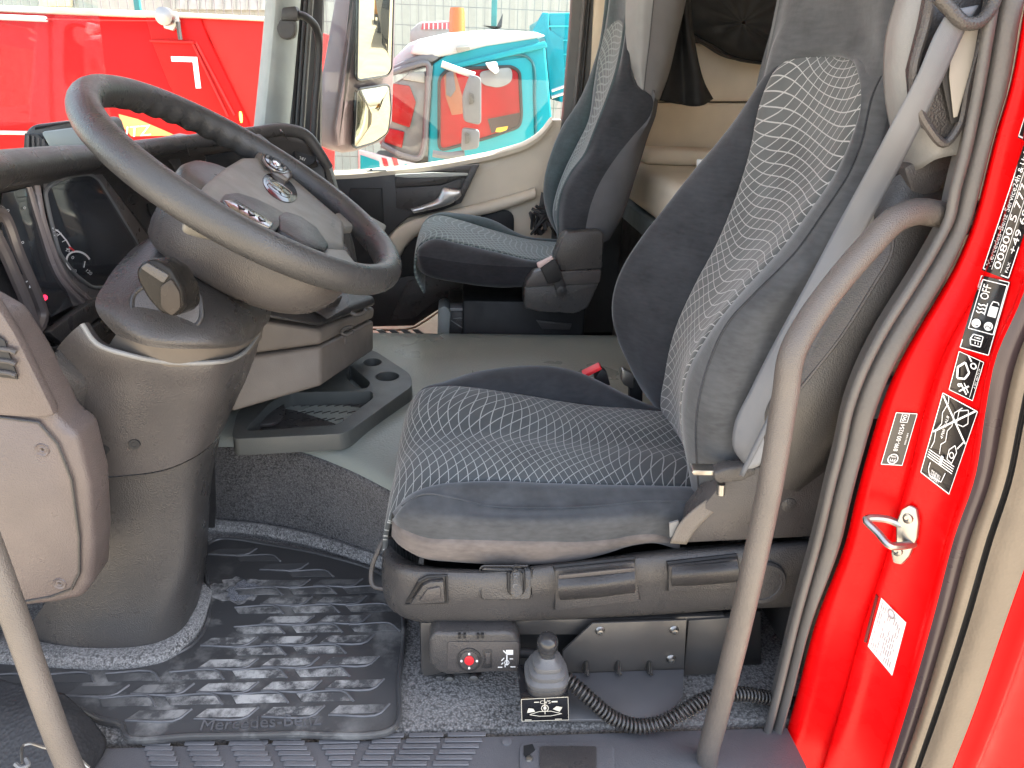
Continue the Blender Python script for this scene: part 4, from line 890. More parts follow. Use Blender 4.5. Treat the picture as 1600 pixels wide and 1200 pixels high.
for x, y in ((162, 703), (210, 694)):
    MB().lathe([(.0085, -.004), (.0080, .0022), (.0045, .0022), (.004, .0016)], hit(pbv2, x, y, .003, 1.08), (.2, -1, .1), 16).build('screw_hole', MT['black'], scn)
lr = [[(98, 738, 1.09), (134, 745, 1.09), (200, 744, 1.095), (262, 734, 1.11), (303, 716, 1.13), (328, 697, 1.19), (345, 680, 1.30)],
      [(98, 800, 1.095), (136, 806, 1.095), (200, 806, 1.10), (262, 796, 1.115), (298, 778, 1.135), (318, 756, 1.20), (332, 740, 1.32)],
      [(90, 900, 1.09), (136, 905, 1.09), (200, 905, 1.095), (258, 895, 1.11), (290, 876, 1.125), (312, 850, 1.18), (325, 840, 1.32)],
      [(30, 1014, 1.12), (90, 1020, 1.085), (170, 1022, 1.075), (240, 1014, 1.085), (278, 1000, 1.11), (304, 968, 1.17), (322, 935, 1.30)],
      [(30, 1034, 1.12), (90, 1040, 1.085), (170, 1042, 1.075), (242, 1034, 1.085), (282, 1018, 1.11), (308, 984, 1.17), (326, 950, 1.30)]]
MB().patch([AC(q) for q in lr], 48, 36).build('column_foot', MT['plastic'], scn, angle=60)
MB().prism(AC([(316, 712, 1.36), (336, 700, 1.40), (338, 800, 1.44), (336, 826, 1.45), (318, 826, 1.40)]), V((-.02, .05, 0)), .004).build('foot_trim', MT['plastic_dark'], scn)
# ignition switch
ic = hit(cbv, 262, 482, 0, 1.03); iax = V((.25, -.85, .45)).normalized()
iu = V((1, .2, 0)); iu = (iu - iax * iu.dot(iax)).normalized(); iw = iax.cross(iu)
def IC(u, w, h): return ic + iu * u + iw * w + iax * h
isw = MB().prism([IC(.044 * math.copysign(abs(math.cos(t)) ** .7, math.cos(t)), .033 * math.copysign(abs(math.sin(t)) ** .7, math.sin(t)), -.012) for t in (2 * math.pi * q / 28 for q in range(28))], iax * .018, .003).build('switch_base', MT['plastic_soft'], scn)
MB().tube([IC(.046 * math.copysign(abs(math.cos(t)) ** .7, math.cos(t)), .035 * math.copysign(abs(math.sin(t)) ** .7, math.sin(t)), .004) for t in (2 * math.pi * q / 28 for q in range(28))], .0035, 8, res=0, closed=True).build('base_rim', MT['plastic_dark'], isw)
kpoly = rpoly([(210, 424), (222, 407), (240, 404), (266, 420), (284, 452), (287, 482), (272, 496), (250, 490), (230, 468), (214, 440)], 4, 8)
MB().prism([A(x, y, .972) for x, y in kpoly], V((.004, .06, -.01)), .007, 3).build('ignition_knob', plain('smoked key plastic', (.016, .015, .014), .25, grain=500, gs=.15, spec=.15), scn, angle=60)
MB().prism([A(x, y, .9735) for x, y in rpoly([(221, 417), (232, 409), (266, 429), (257, 441)], 3, 4)], V((0, -.005, 0)), .0015).build('knob_inlay', MT['plastic'], scn)
MB().prism([A(x, y, .9735) for x, y in rpoly([(253, 446), (270, 434), (283, 456), (284, 480), (270, 492), (254, 478)], 3, 5)], V((0, -.006, 0)), .003).build('knob_tip', plain('smoked key tip', (.036, .030, .026), .25, spec=.2), scn)

# ================================================================ dashboard
db = thing('dashboard', 'dark wrap-around dashboard with instrument display and rounded upper lip', 'dashboard', (-.8, 1.6, 0))
lipc = [(-260, 300, .97, .028), (-60, 272, 1.08, .028), (0, 264, 1.20, .028), (80, 253, 1.36, .027), (160, 243, 1.52, .025), (240, 230, 1.66, .021), (320, 219, 1.78, .018), (400, 208, 1.90, .016), (448, 203, 1.97, .016), (478, 212, 2.0, .016), (500, 240, 2.01, .015), (514, 262, 2.02, .012)]
lp = AC([q[:3] for q in lipc])
rad = [q[3] for q in lipc]
def rfn(t): 
    s_ = t * (len(rad) - 1); i = min(int(s_), len(rad) - 2); return rad[i] + (rad[i + 1] - rad[i]) * (s_ - i)
MB().tube(lp, rfn, 16, res=80, up=(0, 0, 1)).build('upper_lip', MT['plastic'], db, angle=80)
# shelf on top towards the windscreen
topr = [p + V((-.01, 0, -.01)) for p in lp[:9]]
MB().patch([topr, [V((min(p.x - .1, -.9), p.y + .02, p.z - .055)) for p in topr], [V((-1.17, p.y + .05, .69)) for p in topr]], 30, 8).build('top_shelf', MT['plastic_dark'], db, angle=60, thick=.01)
# fascia below the lip: instrument part faces the driver, middle part turned towards him
fa = [[p + V((.0, .0, -.012)) for p in lp[1:10]],
      [X(-60, 330, -.735), X(0, 330, -.735), X(80, 330, -.735), X(160, 300, -.735), X(245, 300, -.73), A(330, 290, 1.97), A(410, 275, 2.03), A(455, 262, 2.05), A(500, 268, 2.07)],
      [X(-60, 480, -.725), X(0, 480, -.725), X(80, 450, -.725), X(170, 430, -.725), X(250, 400, -.715), A(345, 380, 1.95), A(425, 360, 2.01), A(480, 350, 2.03), A(512, 350, 2.05)],
      [X(-60, 640, -.715), X(0, 640, -.715), X(80, 600, -.715), X(170, 560, -.715), X(270, 520, -.70), A(360, 500, 1.90), A(440, 480, 1.97), A(490, 470, 2.0), A(520, 480, 2.02)]]
fmb = MB().patch(fa, 50, 24); fabv = fmb.bvh(); fmb.build('fascia', plain('charcoal fascia', (.075, .070, .070), .4, grain=420, gs=.4), db, angle=50, thick=.006)
def fpl(poly, name, m, th=.006, off=.004, bevel=.002, par=db, d=(1, -.25, .15)): return plate(fabv, poly, th, off, bevel, d=d, fb=1.5).build(name, m, par)
dpl = MB().add([X(x, y, -.705) + V(((y - 380) * .00006, 0, 0)) for x, y in ((-120, 200), (275, 200), (275, 620), (-120, 620))], [(0, 1, 2, 3)]).bvh()
def fpl(poly, name, m, th=.006, off=.004, bevel=.002, par=db, d=(1, -.25, .15)):
    flat_ = max(p[0] for p in poly) < 245
    return plate(dpl if flat_ else fabv, poly, th, off if flat_ else off + .008, bevel, d=d, fb=1.5).build(name, m, par)
def frim(poly, name, m, r=.004, off=.012, par=db, closed=True): return MB().tube([hit(dpl if max(p[0] for p in poly) < 245 else fabv, x, y, off, 1.5) for x, y in poly], r, 8, closed=closed).build(name, m, par)
fpl([(62, 272), (150, 262), (238, 380), (218, 470), (100, 480), (90, 420)], 'display_hood', plain('warm charcoal hood', (.15, .135, .13), .3), .004, .002)
scr = [(70, 300), (80, 288), (115, 274), (140, 272), (153, 280), (212, 376), (222, 396), (205, 444), (145, 450), (118, 430), (92, 395)]
dsp = fpl(scr, 'instrument_display', MT['screen'], .004, .006); frim(rpoly(scr, 3, 8), 'display_rim', MT['plastic_light'], .0036, .013)
# display contents
dp = lambda x, y: hit(dpl, x, y, .0185, 1.5)
k = Ink(1)
def pxl(ink, pts, w=1.6):
    for (x0, y0), (x1, y1) in zip(pts, pts[1:]):
        dx, dy = x1 - x0, y1 - y0; L_ = math.hypot(dx, dy); nx, ny = -dy / L_ * w / 2, dx / L_ * w / 2
        ink.poly([(x0 + nx, y0 + ny), (x0 - nx, y0 - ny), (x1 - nx, y1 - ny), (x1 + nx, y1 + ny)])
def pxt(ink, body, x, y, w, h, rot=20):
    vs, fs = glyphs(body); b = len(ink.v); c, s_ = math.cos(R(rot)), math.sin(R(rot))
    for u, t in vs:
        a, q = u * w, -t * h; ink.v.append((x + a * c - q * s_, y + a * s_ + q * c))
    ink.f += [tuple(b + i for i in q) for q in fs]
pxl(k, ell(123, 410, 20, 16, 28, 30)[8:25], 3.0); pxl(k, [(82, 356), (92, 362), (104, 376), (112, 390)], 2.2)
for x, y, dx, dy in ((84, 362, 7, -3), (90, 368, 6, -4), (97, 378, 6, -3), (104, 390, 7, -2)): pxl(k, [(x, y), (x + dx, y + dy)], 1.2)
pxt(k, '20', 84, 368, 6, 5); pxt(k, '25', 102, 392, 7, 5); pxt(k, '0', 111, 404, 4, 5); pxt(k, '120', 134, 424, 10, 5, 40); pxt(k, '40', 112, 424, 7, 5); pxl(k, [(131, 418), (133, 408)], 1.6)
k.lay(dp, 'gauge_marks', MT['white'], dsp)
k = Ink(1); pxl(k, [(108, 386), (116, 392)], 3); k.lay(dp, 'red_zone', MT['redprint'], dsp)
# left gauge window
lw = [(0, 302), (46, 291), (58, 310), (66, 350), (95, 440), (112, 478), (78, 496), (40, 440), (0, 380)]
lwp = fpl(lw, 'side_display', MT['screen'], .004, .006)
bezm = plain('mauve bezel', (.26, .22, .21), .22)
for pts, n_ in (([(44, 292), (58, 340), (90, 430), (128, 474)], 'bezel_bar'), ([(57, 290), (66, 340), (100, 430), (140, 470)], 'bezel_bar')):
    frim(pts, n_, plain('brown grey bezel', (.16, .135, .125), .35) if n_ == 'x' else bezm, .006, .012, closed=False)
k = Ink(1); pxt(k, 'N', 40, 440, 12, 12, 60); pxt(k, '2', 50, 436, 5, 5, 60)
for x, y in ((10, 330), (12, 345), (33, 380), (36, 326)): pxt(k, 'o', x, y, 4, 4)
k.lay(dp, 'gear_letter', MT['white'], lwp)
k = Ink(1); k.poly(ell(70, 465, 4.5, 4.5, 14)); k.lay(dp, 'red_lamp', glow('red warning lamp', (.8, .02, .06), .6), lwp)
frim([(-20, 330), (10, 400), (40, 470), (58, 515), (66, 490), (60, 470), (30, 400), (0, 330)], 'trim_blade', plain('gloss grey blade', (.13, .11, .105), .15), .0095, .016)
frim([(2, 360), (28, 430), (50, 478)], 'trim_edge', MT['chrome'], .0016, .026, closed=False)
fpl([(60, 520), (130, 470), (160, 462), (150, 490), (84, 540)], 'lower_ledge', MT['plastic_soft'], .02, .004)
fpl([(70, 545), (150, 496), (156, 520), (120, 545), (100, 570)], 'lower_tray', MT['plastic'], .03, .002)
# middle fascia: seams, screens, knob, buttons
for a, b in (((140, 262), (228, 380)), ((152, 262), (238, 372)), ((290, 226), (310, 283)), ((440, 205), (462, 232))):
    frim([a, ((a[0] + b[0]) / 2, (a[1] + b[1]) / 2), b], 'seam', MT['plastic_soft'], .0015, .003, closed=False)
frim(ell(208, 311, 7, 8, 16), 'push_plug', MT['plastic'], .0015, .004); 
fpl(ell(208, 311, 6, 7, 16), 'plug_face', MT['plastic_dark'], .003, .002, .001)
fpl([(214, 280), (225, 284), (230, 296), (220, 298)], 'chrome_tab', MT['chrome'], .004, .006)
fpl([(262, 250), (278, 248), (290, 272), (284, 284), (270, 262)], 'chrome_tab', MT['chrome'], .004, .006)
fpl([(228, 318), (262, 314), (276, 335), (250, 356), (236, 340)], 'toothed_slot', MT['black'], .004, .006)
sc2 = fpl([(318, 242), (372, 236), (384, 256), (332, 276)], 'centre_screen', MT['screen'], .005, .006)
d2p = lambda x, y: hit(fabv, x, y, .016, 1.8)
k = Ink(1); k.poly([(333, 258), (354, 253), (356, 258), (336, 264)]); k.lay(d2p, 'amber_readout', glow('amber readout', (.75, .30, .12), .5), sc2)
k = Ink(1); pxl(k, ell(323, 251, 2.2, 3, 10) , 1); pxl(k, [(330, 256), (356, 250)], 1); pxt(k, '0', 321, 262, 3, 4); k.lay(d2p, 'screen_marks', MT['white'], sc2)
kn = hit(fabv, 474, 244, .0, 2.0)
MB().lathe([(.030, 0), (.030, .012), (.027, .016), (.022, .014), (.0, .015)], kn, (.5, -.8, .3), 28).build('rotary_knob', MT['plastic_dark'], db, angle=40)
k = Ink(1); pxt(k, '24V', 467, 250, 10, 6, 15); pxt(k, 'OFF', 470, 258, 8, 4, 15); k.lay(lambda x, y: hit(fabv, x, y, .03, 2.0), 'knob_lettering', MT['white'], db)
# right flank of the dash
MB().prism(AC([(478, 206, 2.02), (500, 236, 2.03), (517, 268, 2.04), (524, 290, 2.05), (514, 300, 2.05), (508, 268, 2.04), (486, 230, 2.02)]), V((-.02, .06, 0)), .005).build('end_cap', MT['plastic'], db)
MB().prism(AC([(500, 250, 2.06), (520, 275, 2.06), (560, 420, 2.08), (560, 520, 2.10), (420, 520, 2.08), (420, 300, 2.06)]), V((-.05, .30, 0)), .006).build('dash_flank', MT['plastic_dark'], db)
MB().prism([V((-.80, 2.1, .20)), V((-.62, 2.1, .20)), V((-.66, 2.1, .74)), V((-.95, 2.1, .78))], V((0, .60, 0)), .02).build('passenger_fascia', MT['plastic_dark'], db)
# vent pod on the dash top
vb = MB()
pod_r = [AC([(38, 238, 1.50), (36, 205, 1.50), (42, 194, 1.50), (70, 190, 1.52), (76, 238, 1.48)]), ]
o0 = AC([(37, 240, 1.55), (37, 206, 1.55), (48, 195, 1.55), (122, 188, 1.56), (150, 186, 1.57), (168, 240, 1.55)])
MB().prism(o0, V((.0, .12, -.0)), .012, 3).build('vent_pod', MT['plastic_dark'], db)
MB().prism(AC([(38, 238, 1.545), (40, 208, 1.545), (62, 210, 1.54), (76, 226, 1.54), (78, 238, 1.54)]), V((0, -.004, 0)), .001).build('vent_mouth', MT['black'], db)
for i in range(4):
    x = 42 + i * 8
    MB().prism(AC([(x, 238, 1.536), (x + 4, 238, 1.536), (x + 3.5, 211 + i * 2, 1.536), (x - .5, 211 + i * 2, 1.536)]), V((0, .006, 0)), .0005, 1).build('vent_slat', MT['plastic_soft'], db)
MB().prism(AC([(62, 206, 1.53), (140, 196, 1.54), (160, 238, 1.54), (80, 238, 1.53)]), V((0, .02, 0)), .006).build('pod_cover', plain('grey green pod', (.20, .23, .225), .35), db)
# dash end on the door side
ed = [(-260, 330), (-60, 465), (0, 498), (40, 560), (72, 620), (92, 662), (120, 680), (140, 760), (146, 850), (143, 912), (128, 936), (90, 944), (36, 950), (-260, 950)]
mauve = plain('mauve grey plastic', (.098, .080, .076), .33, grain=480, gs=.4)
MB().prism(AC(ed, .955), V((0, .07, 0)), .012, 3).build('dash_end', mauve, db, angle=50)
pn = [(-255, 640), (0, 652), (60, 660), (90, 694), (112, 750), (124, 840), (124, 895), (112, 920), (80, 932), (36, 940), (-255, 940)]
MB().tube(AC(pn, .951), .0022, 6, res=0).build('panel_gap', MT['plastic_dark'], db)
MB().prism(AC(pn, .950), V((0, .01, 0)), .004).build('end_panel', mauve, db)
for x, y in ((67, 702), (94, 911)):
    MB().lathe([(.0105, 0), (.009, .003), (.006, .0015), (.004, .0025), (.002, .001)], A(x, y, .951), (0, -1, 0), 18).build('panel_screw', mauve, db, angle=30)
MB().prism(AC([(-260, 240), (-60, 420), (-10, 470), (22, 520), (60, 596), (86, 650), (60, 655), (-260, 634)], .948), V((0, .02, 0)), .006).build('end_shoulder', mauve, db)
MB().prism(AC([(-40, 500), (8, 530), (26, 580), (30, 592), (0, 588), (-40, 580)], .946), V((0, -.003, 0)), .001).build('side_vent', MT['black'], db)
for y in (548, 566, 584): MB().tube(AC([(-30, y - 6), (0, y - 3), (18, y), (25, y + 3)], .942), .0035, 8).build('vent_louver', MT['plastic_soft'], db)
for a in ((10, 535), (20, 552)): MB().lathe([(.002, 0), (.001, .001)], A(*a, .946), (0, -1, 0), 8).build('dot', MT['black'], db)
MB().prism(AC([(70, 556, 1.0), (132, 602, 1.03), (128, 640, 1.05), (116, 700, 1.05), (96, 690, 1.0), (70, 620, .98)]), V((0, .05, 0)), .008).build('corner_fillet', MT['plastic'], db)

# ================================================================ centre console and cup tray
cc = thing('centre_console', 'brown grey drawer console right of the steering column', 'console', (-.4, 1.6, .26))
n_ = AC([(372, 642, 1.44), (402, 640, 1.44)])
face_ = [(330, 660), (404, 500), (430, 470), (500, 516), (500, 598), (420, 618), (366, 642)]
fr_ = [V((-.62, 1.45, .30)), V((-.46, 1.45, .325)), A(500, 600, 1.55), A(500, 543, 1.55), A(420, 556, 1.45), V((-.62, 1.42, .42))]
def blk(b0, b1, b2, b3, t0, t1, t2, t3): 
    return MB().add([b0, b1, b2, b3, t0, t1, t2, t3], [(0, 1, 2, 3), (4, 5, 6, 7), (0, 1, 5, 4), (1, 2, 6, 5), (2, 3, 7, 6), (3, 0, 4, 7)])
def bevelled(mb, w=.008):
    bm = bmesh.new(); vs = [bm.verts.new(p) for p in mb.v]
    for q in mb.f: bm.faces.new([vs[i] for i in q])
    bmesh.ops.recalc_face_normals(bm, faces=bm.faces); bmesh.ops.bevel(bm, geom=bm.edges[:], offset=w, segments=3, profile=.5, affect='EDGES', clamp_overlap=True)
    return MB().bm(bm)
c0, c1, c2_, c3 = A(362, 645, 1.42), A(502, 603, 1.50), A(584, 548, 1.82), V((-.75, 1.85, .34))
d0, d1, d2_, d3 = A(372, 560, 1.45), A(502, 541, 1.525), A(584, 500, 1.84), V((-.75, 1.85, .46))
bevelled(blk(c0, c1, c2_, c3, d0, d1, d2_, d3)).build('lower_drawer', plain('warm grey drawer', (.15, .13, .115), .5, grain=600, gs=.25), cc, angle=50)
e0, e1, e2_, e3 = [p + V((0, 0, .004)) for p in (d0, d1, d2_, d3)]
g0, g1, g2_, g3_ = A(404, 500, 1.46), A(502, 516, 1.535), A(586, 480, 1.85), V((-.75, 1.85, .52))
bevelled(blk(e0, e1, e2_, e3, g0, g1, g2_, g3_)).build('upper_drawer', plain('warm grey drawer top', (.14, .122, .108), .5, grain=600, gs=.25), cc, angle=50)
h0, h1, h2_, h3 = A(410, 496, 1.45), A(503, 512, 1.525), A(588, 478, 1.84), V((-.75, 1.85, .525))
i0, i1, i2, i3 = A(430, 462, 1.50), A(506, 492, 1.56), A(586, 462, 1.86), V((-.75, 1.85, .56))
bevelled(blk(h0, h1, h2_, h3, i0, i1, i2, i3), .01).build('lid_frame', MT['plastic_dark'], cc, angle=50)
MB().prism([A(470, 474, 1.52), A(480, 452, 1.6), A(530, 462, 1.62), A(545, 480, 1.6), A(512, 500, 1.53)], V((0, .04, .012)), .006).build('holder_base', MT['plastic_soft'], cc)
co = A(505, 462, 1.60)
MB().lathe([(.030, -.04), (.040, .0), (.042, .012), (.036, .012), (.034, -.02), (.0, -.022)], co, (.15, -.2, 1), 28).build('cup_ring', MT['plastic_dark'], cc, angle=35)
MB().tube([A(x, y, 1.60) for x, y in [(550, 510), (538, 514), (534, 520), (540, 523), (553, 518)]], .0045, 8).build('bag_hook', MT['plastic'], cc)
MB().prism([A(x, y, 1.645) for x, y in [(530, 529), (541, 526), (541, 537), (532, 539)]], V((0, .01, 0)), .001).build('finger_slot', MT['skirt'], cc)
MB().tube([A(x, y, 1.60) for x, y in [(548, 488), (556, 492), (566, 490), (572, 484)]], .005, 8).build('latch_knob', MT['plastic'], cc)

tr_ = thing('cup_tray', 'grey tray with two round cup holes on the tunnel below the console', 'tray', (-.3, 1.6, .27))
zt, zb = .300, .262
traym = plain('grey green tray plastic', (.075, .080, .077), .42, grain=500, gs=.2)
OUTL = [Z(x, y, zt) for x, y in rpoly([(362, 686), (540, 677), (645, 602), (640, 584), (584, 547), (560, 545), (545, 570), (500, 602), (440, 618), (372, 640)], 5, 12)]
def wall(loop, z0, z1):
    n = len(loop); v = [V((p.x, p.y, z1)) for p in loop] + [V((p.x, p.y, z0)) for p in loop]
    return MB().add(v, [(i, (i + 1) % n, n + (i + 1) % n, n + i) for i in range(n)])
def inset(loop, d):
    n = len(loop); o = []
    ar = sum(loop[i].x * loop[(i + 1) % n].y - loop[(i + 1) % n].x * loop[i].y for i in range(n)); sg = 1 if ar > 0 else -1
    for i in range(n):
        a, b, c = loop[i - 1], loop[i], loop[(i + 1) % n]; e1_, e2 = (b - a).normalized(), (c - b).normalized()
        n1, n2 = V((-e1_.y, e1_.x, 0)) * sg, V((-e2.y, e2.x, 0)) * sg; m_ = (n1 + n2).normalized(); o.append(b + m_ * (d / max(m_.dot(n1), .5)))
    return o
pocket = [Z(x, y, zt) for x, y in rpoly([(380, 674), (528, 664), (584, 622), (582, 611), (450, 613), (420, 630)], 6, 12)]
pk2 = [Z(x, y, zt) for x, y in rpoly([(546, 570), (552, 573), (580, 598), (574, 607), (556, 607), (540, 590)], 4, 6)]
h1_ = [Z(582, 566, zt) + V((.0245 * math.cos(t), .0290 * math.sin(t), 0)) for t in (2 * math.pi * q / 28 for q in range(28))]
h2 = [Z(605, 588, zt) + V((.0300 * math.cos(t), .0320 * math.sin(t), 0)) for t in (2 * math.pi * q / 28 for q in range(28))]
cur = bpy.data.curves.new('tray_outline', 'CURVE'); cur.dimensions = '2D'; cur.fill_mode = 'BOTH'; cur.extrude = (zt - zb) / 2 - .001; cur.bevel_depth = .0012
for lp_ in (OUTL, pocket, pk2, h1_, h2):
    s_ = cur.splines.new('POLY'); s_.points.add(len(lp_) - 1); s_.use_cyclic_u = True
    for p, q in zip(s_.points, lp_): p.co = (q.x, q.y, 0, 1)
co_ = bpy.data.objects.new('tray_outline', cur); COL.objects.link(co_)
me = bpy.data.meshes.new_from_object(co_.evaluated_get(bpy.context.evaluated_depsgraph_get())); bpy.data.objects.remove(co_)
mb = MB().add([v_.co + V((0, 0, (zt + zb) / 2)) for v_ in me.vertices], [tuple(p.vertices) for p in me.polygons]); mb.build('tray_body', traym, tr_, angle=30)
fl_ = MB().add([V((p.x, p.y, zb + .004)) for p in inset(pocket, -.004)], [tuple(range(len(pocket)))]).build('tray_floor', MT['plastic'], tr_)
for lp_ in (h1_, h2): MB().add([V((p.x, p.y, zb + .004)) for p in inset(lp_, -.003)], [tuple(range(28))]).build('cup_bottom', MT['plastic_dark'], tr_)
grip = None
for i in range(9):
    for j in range(3):
        p = Z(452 + i * 13 + j * 6, 655 - j * 11, zb + .005)
        if grip is None:
            grip = MB().box((0, 0, 0), (.022, .0035, .002), Matrix.Rotation(R(35), 3, 'Z'), .0008, 1).build('grip_rib', MT['plastic_dark'], tr_); o = grip
        else:
            o = grip.copy(); COL.objects.link(o); o.parent = tr_; o.matrix_parent_inverse = grip.matrix_parent_inverse
        o.location = p
MB().prism([V((p.x, p.y, zb + .006)) for p in catmull([Z(x, y, zb) for x, y in [(395, 672), (430, 670), (446, 650), (440, 636), (408, 650)]], 20, True)], V((0, 0, .010)), .003).build('tray_step', MT['plastic'], tr_)

# ================================================================ rubber floor mat
fm = thing('floor_mat', 'black ribbed rubber floor mat, dusty and worn, in the driver footwell', 'mat', (-.35, 1.1, 0))
matm = N('dusty black rubber'); matm.set(Roughness=.38)
d_ = matm.mth('MULTIPLY', matm.rng(matm.noise(11, 6, None, .65), .5, .72), matm.rng(matm.noise(3.2, 2), .42, .58))
matm.l(matm.mix(matm.mth('MULTIPLY', d_, .75), (.058, .058, .060), (.36, .355, .34)), matm.b.inputs['Base Color']); matm.l(matm.rng(d_, 0, 1, .34, .8), matm.b.inputs['Roughness'])
matm.bump(matm.noise(160, 3), .1, .001)
ZM = .012
mo = catmull([Z(x, y, ZM) for x, y in [(193, 1153), (300, 1152), (450, 1149), (608, 1144), (620, 1136), (627, 1060), (634, 985), (622, 925), (600, 897), (520, 869), (430, 851), (338, 842), (322, 850), (323, 930), (320, 975), (300, 1005), (262, 1025), (200, 1036), (120, 1038), (50, 1026), (0, 1012), (-60, 1005), (-60, 1080), (40, 1085), (110, 1105), (160, 1128), (186, 1134)]], 140, True)
MB().prism([V((p.x, p.y, .003)) for p in mo], V((0, 0, ZM - .003)), .003, 2).build('mat_sheet', matm.m, fm, angle=40)
MB().tube([V((p.x, p.y, ZM)) for p in inset(mo, .004)], .004, 8, res=0, closed=True).build('mat_edge', matm.m, fm)
from mathutils.geometry import intersect_point_tri_2d
def inside(p, loop):
    c = False; n = len(loop)
    for i in range(n):
        a, b = loop[i], loop[i - 1]
        if (a.y > p.y) != (b.y > p.y) and p.x < (b.x - a.x) * (p.y - a.y) / (b.y - a.y) + a.x: c = not c
    return c
inn = inset(mo, .008)
cw, ch = .108, .020
cell_full = [V((-.050, -ch / 2, 0)), V((.036, -ch / 2, 0)), V((.050, ch / 2, 0)), V((-.034, ch / 2, 0))]
ribm = plain('highlit rubber ridge', (.105, .105, .11), .36, var=.3, vs=30)  # paler rubber: highlight on raised edges put into the colour
dustm = N('dust in the mat pockets'); dustm.set(Roughness=.7)
pos_ = dustm.n('ShaderNodeNewGeometry').outputs['Position']
d_ = dustm.rng(dustm.noise(24, 6, pos_, .7), .42, .60)
vm_ = dustm.n('ShaderNodeVectorMath', operation='DISTANCE'); dustm.l(pos_, vm_.inputs[0]); vm_.inputs[1].default_value = (-.31, 1.04, .012)
dd = dustm.mth('MULTIPLY', d_, dustm.rng(dustm.mth('ADD', vm_.outputs['Value'], dustm.mth('MULTIPLY', dustm.noise(6, 3, pos_), .12)), .16, .34, 1, 0))
dustm.l(dustm.mix(dd, (.062, .062, .064), (.42, .415, .40)), dustm.b.inputs['Base Color'])
protos = {}
row = 0; y = .938
while y < 1.43:
    x = -.158 - 7 * cw + (row * .047) % cw
    while x < -.06:
        kind_ = 'a' if row % 2 == 0 else 'b'
        poly = cell_full if kind_ == 'a' else [V((-q.x, q.y, 0)) for q in cell_full][::-1]
        # only cells standing wholly on the mat
        if all(inside(V((x, y, 0)) + q, inn) for q in poly) and (Vector((x, y, 0)) - Z(378, 922, 0)).length > .045:
            if kind_ not in protos:
                lp_ = catmull([q + V((0, 0, .0012)) for q in poly], 4, True) if False else [q + V((0, 0, .001)) for q in poly]
                a_ = MB().tube([lp_[0].lerp(lp_[1], .02), lp_[1], lp_[1].lerp(lp_[2], .5), lp_[2]] if kind_ == 'a' else [lp_[1].lerp(lp_[0], .02), lp_[0], lp_[0].lerp(lp_[3], .5), lp_[3]], .0022, 6, res=8).build('mat_rib', ribm, fm)
                pts_ = inset([q + V((0, 0, .0008)) for q in poly], .001)
                b_ = MB().prism(pts_, V((0, 0, .0008)), 0).build('mat_pocket', dustm.m, fm)
                protos[kind_] = (a_, b_); a_.location = b_.location = (x, y, ZM)
            else:
                for src in protos[kind_]:
                    o = src.copy(); COL.objects.link(o); o.parent = fm; o.matrix_parent_inverse = src.matrix_parent_inverse; o.location = (x, y, ZM)
        x += cw
    y += .0280; row += 1
# worn hole at the heel and dusty scuff
hp = Z(378, 922, ZM + .0012)
random.seed(2)
MB().add([hp + V((.034 * math.cos(t) * random.uniform(.6, 1.25), .030 * math.sin(t) * random.uniform(.6, 1.2), 0)) for t in (2 * math.pi * q / 26 for q in range(26))], [tuple(range(26))]).build('worn_patch', carpet('bare backing cloth', (.12, .125, .14), 420), fm)
scm = N('dry dust scuff'); scm.set(Roughness=.9); scm.l(scm.mix(scm.rng(scm.noise(28, 5, None, .7), .42, .66), (.04, .04, .042), (.36, .355, .35)), scm.b.inputs['Base Color'])
MB().add([hp + V((.010 + .07 * math.cos(t) * random.uniform(.5, 1.3) * (1.25 if math.cos(t) < 0 else .8), .004 + .042 * math.sin(t) * random.uniform(.6, 1.25), -.0006)) for t in (2 * math.pi * q / 30 for q in range(30))], [tuple(range(30))]).build('dust_scuff', scm.m, fm)
k = Ink(1); k.text('Mercedes-Benz', 0, 0, 1, 1)
k.lay(quadmap([(312, 1143), (502, 1133), (498, 1114), (318, 1126)], lambda x, y: Z(x, y, ZM + .0003)), 'embossed_lettering', ribm, fm, .0022, (0, 0, 1))
# folded rubber flap with a wire at lower left
ff = thing('rubber_flap', 'folded black rubber flap with wire clip at lower left of the sill', 'flap', tuple(Z(90, 1180, 0)))
MB().patch([[Z(-60, 1050, .06), Z(0, 1062, .07), Z(60, 1078, .075), Z(100, 1085, .06)], [Z(-60, 1120, .05), Z(20, 1120, .07), Z(100, 1120, .07), Z(150, 1135, .03)], [Z(-60, 1190, .03), Z(30, 1190, .05), Z(110, 1185, .05), Z(165, 1160, .01)], [Z(-60, 1280, .0), Z(40, 1280, .02), Z(110, 1260, .0), Z(140, 1210, -.004)]], 30, 24).build('flap_sheet', plain('crosshatched rubber', (.028, .028, .03), .5, grain=160, gs=.8), ff, angle=70, thick=.004)
MB().tube([Z(x, y, z) for x, y, z in [(34, 1192, .085), (38, 1164, .085), (46, 1162, .085), (70, 1168, .085), (110, 1176, .07), (140, 1200, .05)]], .0022, 6).build('wire_clip', MT['steel'], ff)
MB().tube([Z(x, y, .085) for x, y in [(24, 1194), (34, 1200), (44, 1196), (40, 1186)]], .003, 6).build('hook', MT['plastic_light'], ff)
